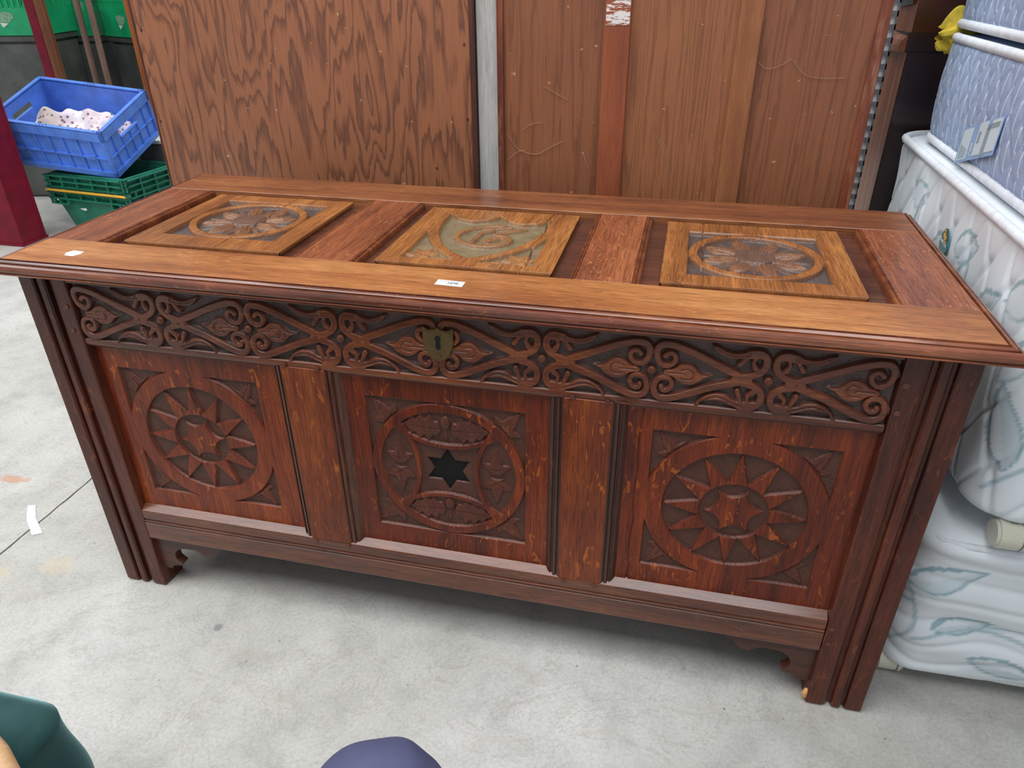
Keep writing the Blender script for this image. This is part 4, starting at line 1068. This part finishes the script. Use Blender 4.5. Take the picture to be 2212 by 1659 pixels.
    box('tub_body', -.17, .17, -.075, .06, 0, .345, 'bin', tb, .02, 3); box('lid_edge', -.175, .175, -.08, .065, .345, .362, 'scrap', tb, .005, 2)
    # ---- blue folding crate, tilted
    a, b, h = .56, .413, .23
    cr = empty('folding_crate', (-1.515, 1.965, .484), 'blue plastic folding crate tilted forward on the dark green crates, holding floral cloth', 'crate')
    cr.rotation_euler = Euler((math.radians(18.5), math.radians(5.8), math.radians(4.3)), 'XYZ')
    def side_wall(name, L, ncol, mtx, handle):
        bm = bmesh.new(); d = .012
        hz0, hz1, hx0, hx1 = -.088, -.056, L / 2 - .07, L / 2 + .07
        if handle:
            bm_box(bm, 0, L, d, d + .004, -h + .02, hz0); bm_box(bm, 0, L, d, d + .004, hz1, -.01)
            bm_box(bm, 0, hx0, d, d + .004, hz0, hz1); bm_box(bm, hx1, L, d, d + .004, hz0, hz1)
            bm_box(bm, hx0 - .004, hx1 + .004, .002, d, hz0 - .006, hz0); 
        else: bm_box(bm, 0, L, d, d + .004, -h + .02, -.01)
        bm_box(bm, 0, L, 0, d, -h, -h + .026)                       # lower band
        bm_box(bm, 0, L, 0, d, -.046, 0)                            # rim band
        bm_box(bm, .01, L - .01, .003, d, -.138, -.132)             # mid hinge rail
        for k in range(ncol + 1):
            x = .008 + (L - .016) * k / ncol; w = .003 if 0 < k < ncol else .007
            bm_box(bm, x - w, x + w, .003, d, -h + .02, (hz0 - .006) if handle and hx0 - .01 < x < hx1 + .01 else -.04)
        if not handle:
            for x in (.10, L - .10): bm_box(bm, x - .022, x + .022, -.001, d, -.143, -.127)
        bmesh.ops.transform(bm, matrix=mtx, verts=bm.verts)
        return ob_from_bm(name, bm, 'blue_pl', cr)
    side_wall('long_wall', a, 8, Matrix.Translation((-a, 0, 0)), False)
    side_wall('long_wall', a, 8, Matrix.Translation((0, b, 0)) @ Matrix.Rotation(math.pi, 4, 'Z'), False)
    side_wall('end_wall', b, 6, Matrix.Rotation(math.pi / 2, 4, 'Z'), True)
    side_wall('end_wall', b, 6, Matrix.Translation((-a, b, 0)) @ Matrix.Rotation(-math.pi / 2, 4, 'Z'), True)
    box('crate_base', -a + .005, -.005, .005, b - .005, -h, -h + .012, 'blue_pl', cr)
    rim = bmesh.new()
    for q in ((-a, 0, 0, .018), (-a, 0, b - .018, b), (-a, -a + .018, 0, b), (-.018, 0, 0, b)): bm_box(rim, q[0], q[1], q[2], q[3], -.004, .002)
    rm = ob_from_bm('rim', rim, 'blue_pl', cr)
    for x in (-a + .02, -a + .035, -a / 2 - .015, -a / 2, -a / 2 + .015, -.035, -.02):
        for y in (.009, b - .009): cyl('rim_hole', (x, y, .002), (0, 0, 1), .0035, .001, 'void', rm, 8)
    # floral cloth heaped in it
    t = NT('floral_cloth'); vo = t.n('ShaderNodeTexVoronoi'); t.l(t.coords((1, 1, 1)), vo.inputs['Vector']); vo.inputs['Scale'].default_value = 42
    n1 = t.noise(t.coords((9, 9, 9)), 1, 3, .5)
    c = t.ramp(n1, [(.35, lin((206, 190, 178))), (.5, lin((226, 212, 222))), (.68, lin((232, 226, 226)))])
    c = t.mix(t.ramp(vo.outputs[0], [(.24, (1, 1, 1)), (.32, (0, 0, 0))]), c, t.ramp(t.noise(t.coords((60, 60, 60)), 1, 1), [(.42, lin((110, 118, 112))), (.58, lin((150, 104, 108)))]))
    t.col(c); t.set(.85); M['floral'] = t.m
    nu = 90; U, V_ = np.meshgrid(np.linspace(0, 1, nu), np.linspace(0, 1, nu), indexing='ij')
    bump_ = .02 * np.sin(U * 9 + 2 * np.sin(V_ * 7)) + .018 * np.sin(V_ * 11 + 2 * np.sin(U * 8)) + .010 * np.sin(U * 27 + V_ * 15) + .007 * np.sin(V_ * 37 - U * 21)
    edge = np.clip(np.minimum(np.minimum(U, 1 - U), np.minimum(V_, 1 - V_)) / .16, 0, 1) ** .6
    hump = .055 * np.exp(-((U - .25) / .16) ** 2 - ((V_ - .4) / .3) ** 2) + .06 * np.exp(-((U - .62) / .14) ** 2 - ((V_ - .7) / .2) ** 2) + .05 * np.exp(-((U - .82) / .12) ** 2 - ((V_ - .5) / .25) ** 2)
    Z = -h + .016 + edge * (.085 + hump * 1.1 + bump_ * .8)
    X = -a + .03 + U * (a - .06) * .93; Yy = .03 + V_ * (b - .06)
    cl = np_mesh('floral_cloth', np.stack([X, Yy, Z], -1).reshape(-1, 3), grid_faces(nu, nu), 'floral')
    cl.location = cr.location; cl.rotation_euler = cr.rotation_euler
    tag(cl, 'crumpled pink and white floral cloth lying in the blue crate', 'cloth')
    # ---- bright green crates on charcoal bins
    def bright(x, y, z, rz, lab, scrap):
        W, D, H = .56, .38, .34; r = empty('vented_crate', (x, y, z), lab, 'crate', 'bright green crates'); r.rotation_euler.z = rz
        for nm, L, m in (('crate_wall', W, Matrix.Translation((-W / 2, -D / 2, 0))), ('crate_wall', W, Matrix.Translation((W / 2, D / 2, 0)) @ Matrix.Rotation(math.pi, 4, 'Z')),
                         ('crate_wall', D, Matrix.Translation((W / 2, -D / 2, 0)) @ Matrix.Rotation(math.pi / 2, 4, 'Z')), ('crate_wall', D, Matrix.Translation((-W / 2, D / 2, 0)) @ Matrix.Rotation(-math.pi / 2, 4, 'Z'))):
            bm = bmesh.new(); bm_box(bm, 0, L, 0, .006, 0, .127); bm_box(bm, 0, L, 0, .006, .172, H); bm_box(bm, 0, L, -.003, 0, H - .03, H)
            x_ = 0
            while x_ < L - .001: bm_box(bm, x_, min(L, x_ + .014), 0, .006, .125, .174); x_ += .030
            bm_box(bm, 0, L, -.002, 0, 0, .006)
            bmesh.ops.transform(bm, matrix=m, verts=bm.verts); ob_from_bm(nm, bm, 'green_br', r)
        box('crate_floor', -W / 2, W / 2, -D / 2, D / 2, 0, .006, 'green_br', r)
        if scrap is not None:
            pts = [(scrap + .045 * math.cos(k) * (1 + .2 * math.sin(3 * k)), -D / 2 - .0004, .084 + .028 * math.sin(k) * (1 + .15 * math.cos(2 * k))) for k in np.linspace(0, 6.0, 14)]
            extrude('glue_patch', pts, (0, -.0006, 0), 'scrap_g', r)
            extrude('label_scrap', [(scrap - .03, -D / 2 - .0012, .060), (scrap + .012, -D / 2 - .0012, .056), (scrap - .02, -D / 2 - .0012, .036)], (0, -.0006, 0), 'scrap', r)
        return r
    def bin_(x, y, rz, H, lab):
        r = empty('storage_bin', (x, y, 0), lab, 'bin', 'charcoal storage bins'); r.rotation_euler.z = rz
        W, D = .54, .36; bm = bmesh.new()
        lo = [(-W / 2 + .02, -D / 2 + .02), (W / 2 - .02, -D / 2 + .02), (W / 2 - .02, D / 2 - .02), (-W / 2 + .02, D / 2 - .02)]; hi = [(-W / 2, -D / 2), (W / 2, -D / 2), (W / 2, D / 2), (-W / 2, D / 2)]
        A = [bm.verts.new((x_, y_, 0)) for x_, y_ in lo]; B = [bm.verts.new((x_, y_, H - .03)) for x_, y_ in hi]
        bm.faces.new(A[::-1]); bm.faces.new(B)
        for k in range(4): bm.faces.new((A[k], A[(k + 1) % 4], B[(k + 1) % 4], B[k]))
        bmesh.ops.bevel(bm, geom=bm.edges[:], offset=.012, segments=2, affect='EDGES')
        ob_from_bm('bin_body', bm, 'bin', r); box('bin_rim', -W / 2 - .006, W / 2 + .006, -D / 2 - .006, D / 2 + .006, H - .03, H, 'bin', r, .004)
    for x, y, rz, z, l1, l2, sc in (
            (-2.538, 2.665, .25, .835, 'bright green vented crate with a torn label at the upper left corner', 'scuffed charcoal bin under the leftmost bright green crate', .12),
            (-2.526, 3.195, .36 + math.pi / 2, .80, 'bright green vented crate in shade behind the two broom handles', 'charcoal bin in shade behind the two broom handles', None),
            (-1.892, 3.07, -.42, .80, 'bright green vented crate with a torn label beside the left wardrobe', 'charcoal bin standing beside the left wardrobe', -.07)):
        bin_(x, y, rz, z, l2); bright(x, y, z, rz, l1, sc)
    # ---- poles and strips
    M['handle'] = wood('broom_handle_wood', 'Z', (142, 112, 92), (122, 96, 80), (98, 76, 64), None, 0, 1, .7, 0, 51, .25)
    M['reed'] = wood('reeded_strip_wood', 'Z', (146, 92, 56), (124, 76, 46), (96, 56, 36), None, 0, 1, .5, .1, 52, .3)
    M['orange_wood'] = wood('orange_plank_wood', 'Z', (176, 100, 44), (158, 86, 38), (136, 72, 34), None, 0, 1, .45, .15, 53, .2)
    def pole(x, y, lean, lab):
        e = empty('broom_handle', (x, y, 0), lab, 'pole', 'broom handles'); p0, p1 = Vector((0, 0, 0)), Vector((lean[0], lean[1], 1.35))
        tube('shaft', [p0 + (p1 - p0) * k / 6 for k in range(7)], .0145, 'handle', e, 12)
        bmesh_ = bmesh.new(); bmesh.ops.create_uvsphere(bmesh_, u_segments=12, v_segments=6, radius=.0145); bmesh.ops.translate(bmesh_, vec=p1, verts=bmesh_.verts); ob_from_bm('rounded_end', bmesh_, 'handle', e, True)
    pole(-1.915, 2.48, (.02, .0), 'left of two worn broom handles standing behind the blue crate')
    pole(-1.845, 2.48, (.02, .0), 'right of two worn broom handles standing behind the blue crate')
    rd = empty('wooden_strip', (-2.098, 2.455, 0), 'brown ribbed wooden strip standing upright behind the blue crate', 'strip')
    box('strip_core', -.024, .024, 0, .02, 0, 1.6, 'reed', rd)
    for k in range(5): cyl('reed', (-.019 + k * .0095, 0, .8), (0, 0, 1), .0045, 1.6, 'reed', rd, 10)
    op = empty('wooden_plank', (-1.690, 2.58, 0), 'orange brown plank edge standing left of the plywood wardrobe back', 'plank')
    box('plank_board', -.028, .06, 0, .022, 0, 1.7, 'orange_wood', op, .003, 2); box('plank_batten', .02, .06, .0222, .05, .1, 1.6, 'orange_wood', op, .002)
build_left()

# ------------------------------------------------------------------ foreground: green chair, knee, paper strip
def build_front():
    t = NT('green_velvet'); n = t.noise(t.coords((14, 14, 14)), 1, 4, .6)
    t.col(t.ramp(n, [(.3, lin((24, 52, 51))), (.7, lin((42, 74, 73)))])); t.set(.85, 0, .2)
    t.b.inputs['Sheen Weight'].default_value = .7; t.b.inputs['Sheen Roughness'].default_value = .4; t.b.inputs['Sheen Tint'].default_value = lin((140, 184, 184)); M['velvet'] = t.m
    M['beech'] = wood('pale_chair_wood', 'Y', (206, 168, 126), (186, 146, 106), (160, 120, 84), None, 0, 1, .45, .2, 61, .15)
    ch = empty('green_chair', (.25, -.80, 0), 'chair with a dark green velvet seat and pale wooden arm, bottom left corner', 'chair')
    def hf(s, z): return .004 * np.sin(z * 40), np.zeros(s.shape)
    o, P = soft_block('seat', -.23, .242, -.20, .262, .30, .456, .035, .016, .008, hf, 'velvet', ch)
    for x in (-.18, .18):
        for y in (-.16, .21): tube('leg', [(x * 1.05, y * 1.05, 0), (x, y, .31)], [.016, .022], 'beech', ch, 10)
    arm = [(.06, .200, .500), (.14, .198, .500), (.20, .190, .500), (.25, .170, .500), (.295, .145, .498), (.325, .09, .495), (.33, 0, .492), (.32, -.20, .49)]
    tube('arm', arm, .013, 'beech', ch, 12)
    tube('arm_support', [(.325, .02, 0), (.33, .015, .25), (.33, .0, .49)], .016, 'beech', ch, 10)
    box('back_rest', -.22, .22, -.27, -.21, .40, .85, 'velvet', ch, .025, 4)
    # ---- the photographer's bent knee in navy trousers
    t = NT('navy_trousers'); w = t.noise(t.coords((1, 1, 1)), 700, 2, .5); f = t.noise(t.coords((9, 9, 9)), 1, 3)
    t.col(t.ramp(f, [(.3, lin((66, 68, 98))), (.7, lin((84, 86, 116)))])); t.set(.75, 0, .3); t.bump(w, .2, .0005); M['navy'] = t.m
    M['shoe'] = plain('dark_shoe', (40, 38, 38), .5)
    pe = empty('person', (.82, -.60, 0), 'bent knee of a crouching person in navy trousers, bottom edge', 'person'); off = Vector((-.82, .60, 0))
    J = [((1.02, -1.13, .50), .100), ((.96, -.95, .505), .092), ((.90, -.78, .495), .082), ((.868, -.645, .480), .074), ((.842, -.572, .452), .069), ((.832, -.560, .385), .064), ((.822, -.60, .28), .060), ((.820, -.62, .16), .052), ((.82, -.63, .075), .052)]
    pts = [Vector(p) for p, _ in J]; rad = [r for _, r in J]
    for _ in range(3):
        np_, nr = [pts[0]], [rad[0]]
        for i in range(len(pts) - 1):
            np_ += [pts[i] * .75 + pts[i + 1] * .25, pts[i] * .25 + pts[i + 1] * .75]; nr += [rad[i] * .75 + rad[i + 1] * .25, rad[i] * .25 + rad[i + 1] * .75]
        pts, rad = np_ + [pts[-1]], nr + [rad[-1]]
    bm = bmesh.new(); bm_tube(bm, pts, rad, 40)
    for v in bm.verts:
        p = v.co; c = .0035 * math.sin((p.x * 60 + p.y * 35 + p.z * 25)) + .0025 * math.sin(p.x * 120 - p.z * 70 + p.y * 20)
        k = math.exp(-((p.z - .44) / .09) ** 2); v.co += v.normal * 0
        v.co += Vector((.4, .3, .85)) * c * k
    tr = ob_from_bm('trouser_leg', bm, 'navy', pe, True); tr.location = off
    sm = tr.modifiers.new('smooth', 'SUBSURF'); sm.levels = 1; sm.render_levels = 1
    bm = bmesh.new(); bmesh.ops.create_uvsphere(bm, u_segments=20, v_segments=12, radius=1)
    for v in bm.verts:
        z = v.co.z; v.co = Vector((v.co.x * .046, v.co.y * .135, max(z, -.8) * .05))
    bmesh.ops.translate(bm, vec=(.82, -.575, .0401), verts=bm.verts)
    sh = ob_from_bm('shoe', bm, 'shoe', pe, True); sh.location = off
    # ---- paper strip on the floor joint
    pp = [(-.402, .158), (-.384, .163), (-.345, .122), (-.290, .082), (-.308, .070), (-.362, .112)]
    tag(extrude('paper_strip', [(x, y, .0008) for x, y in pp], (0, 0, .0006), 'paper'), 'torn strip of white paper lying across the floor joint', 'paper')
build_front()
